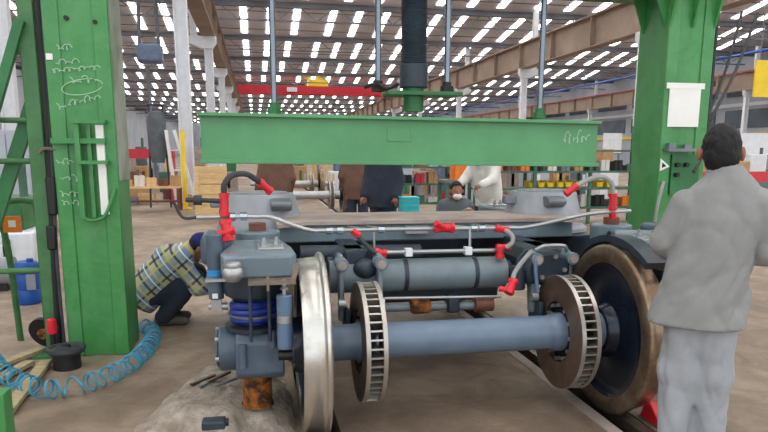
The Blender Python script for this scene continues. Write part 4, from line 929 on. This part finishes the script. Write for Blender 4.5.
for q in (.25, .5, .75):
    MB().bar(L2(166, 130).lerp(L2(178, 210), q), L2(174, 130).lerp(L2(198, 208), q), .04, .04).build('rung', 'white_paint', ld)
yl = thing('yellow_post', (L2(182, 205).x, 17.6, 0), 'slim yellow post standing between the ladder legs', 'post')
a = at(182, 130, Y=17.6); MB().bb(a.x-.05, a.x+.05, 17.55, 17.65, 0, a.z).build('shaft', 'yellow', yl); MB().bb(a.x-.15, a.x+.15, 17.45, 17.75, 0, .03).build('base', 'yellow', yl)
hb = thing('hoist', (at(150, 55, Y=24).x, 24, 3.4), 'blue chain hoist hanging in the left bay', 'hoist')
a = at(150, 60, Y=24); MB().bb(a.x-.4, a.x+.4, 23.8, 24.4, a.z-.1, a.z+.5).build('body', 'steel_blue', hb, bevel=.1)
for s in (-.3, .3): MB().cyl((a.x+s, 24, a.z+.5), (a.x+s*.6, 24, RZ-.2), .06, n=8).build('chain', 'truss_grey', hb)
MB().cyl((a.x, 24, .2), (a.x-.1, 24, a.z-.2), .06, n=8).build('load_chain', 'truss_grey', hb)
a = at(14, 160, Y=11); pc = thing('pale_cabinet', (a.x, 11, 0), 'pale blue-grey cabinet behind the ladder stand', 'cabinet')
MB().bb(a.x-.35, a.x+.25, 10.9, 11.4, 0, 1.75).build('body', 'wall_sheet', pc, bevel=.01)
for s in (-1, 1): MB().bb(a.x-.05+s*.15-.14, a.x-.05+s*.15+.14, 10.88, 10.9, .05, 1.7).build('door', 'wall_sheet', pc)
em = thing('electric_motor', (-2.75, 7.6, 0), 'pale electric motor on the floor at the left edge', 'motor')
MB().cyl((-2.95, 7.6, .2), (-2.55, 7.6, .2), .15, n=24).build('housing', 'drum_grey', em); MB().cyl((-2.55, 7.6, .2), (-2.45, 7.6, .2), .04, n=12).build('shaft', 'silver', em); MB().bb(-2.9, -2.6, 7.5, 7.7, 0, .08).build('base', 'black', em)

# ------------------------------------------------------------------ far machines and stacks that fill the hall floor
MC = ['rack_green', 'steel_mid', 'steel_blue', 'box_card', 'white_paint', 'cloth_grey', 'brown_fit', 'wall_sheet', 'green_dark', 'dusty_brown', 'crate_wood']
def machine(x, y, w_, h_, label, i):
    R = random.Random(100+i); m = thing('machine_tool', (x, y, 0), label, 'machine', 'machines standing across the hall floor')
    a, b = R.choice(MC), R.choice(MC)
    MB().bb(x-w_/2, x+w_/2, y, y+.9, 0, h_*.55).build('base', a, m, bevel=.03)
    MB().bb(x-w_/2+R.uniform(.05, w_*.4), x+w_/2-R.uniform(.05, w_*.3), y+.15, y+.8, h_*.55, h_).build('head', b, m, bevel=.03)
    for k in range(R.randint(2, 4)):
        q = x-w_/2+w_*R.random()*.8; MB().bb(q, q+w_*.16, y-.03, y, h_*.1, h_*R.uniform(.3, .5)).build('panel', R.choice(MC), m)
    MB().cyl((x+w_*.2, y+.3, h_), (x+w_*.2, y+.3, h_+R.uniform(.15, .5)), .05, n=8).build('mast', R.choice(MC), m)
i = 0
for px in (408, 428, 447, 470, 492, 516, 540, 562, 586, 610): 
    Y = 19+(i % 3)*1.6; machine(at(px, 170, Y=Y).x, Y, .62, 1.35+.2*(i % 4), f'machine tool in the far row behind the storage racks, {ORD[i]} from the left', i); i += 1
for j, px in enumerate((126, 139, 153, 166, 199, 214, 229, 300, 320, 338)):
    Y = 25+(j % 3)*2; machine(at(px, 160, Y=Y).x, Y, .55, 1.3+.3*(j % 3), f'machine in the distant row left of the press beam, {ORD[j]} from the left', i); i += 1
for j, px in enumerate((706, 722, 745, 762)):
    Y = 16+j; machine(at(px, 170, Y=Y).x, Y, .8, 1.2+.2*(j % 2), f'machine behind the grey-jacketed worker and the red rail, {ORD[j]} from the left', i); i += 1
for j, px in enumerate((8, 27)):
    Y = 8.6+(j == 1)*4; machine(at(px, 215, Y=Y).x, Y, .5, .9, f'low machine behind the ladder stand at the left edge, {ORD[j]} from the left', i); i += 1
for j, (px, py, d, m, tilt) in enumerate(((140, 198, (.5, .5, .42), 'box_card', 'brown'), (148, 203, (.45, .5, .3), 'crate_wood', 'pale wooden'), (171, 199, (.4, .4, .35), 'brown_fit', 'reddish'), (196, 204, (.42, .4, .28), 'box_card', 'brown low'), (131, 205, (.4, .4, .25), 'steel_mid', 'grey'), (206, 209, (.5, .3, .12), 'white_cloth', 'flat white'))):
    g = at(px, py, Z=0); crate('floor_crate', (g.x, g.y, 0), d, m, f'{tilt} crate on the floor near the ladder, {ORD[(1, 2, 3, 4, 0, 5)[j]]} from the left', slats=3, group='crates on the floor')
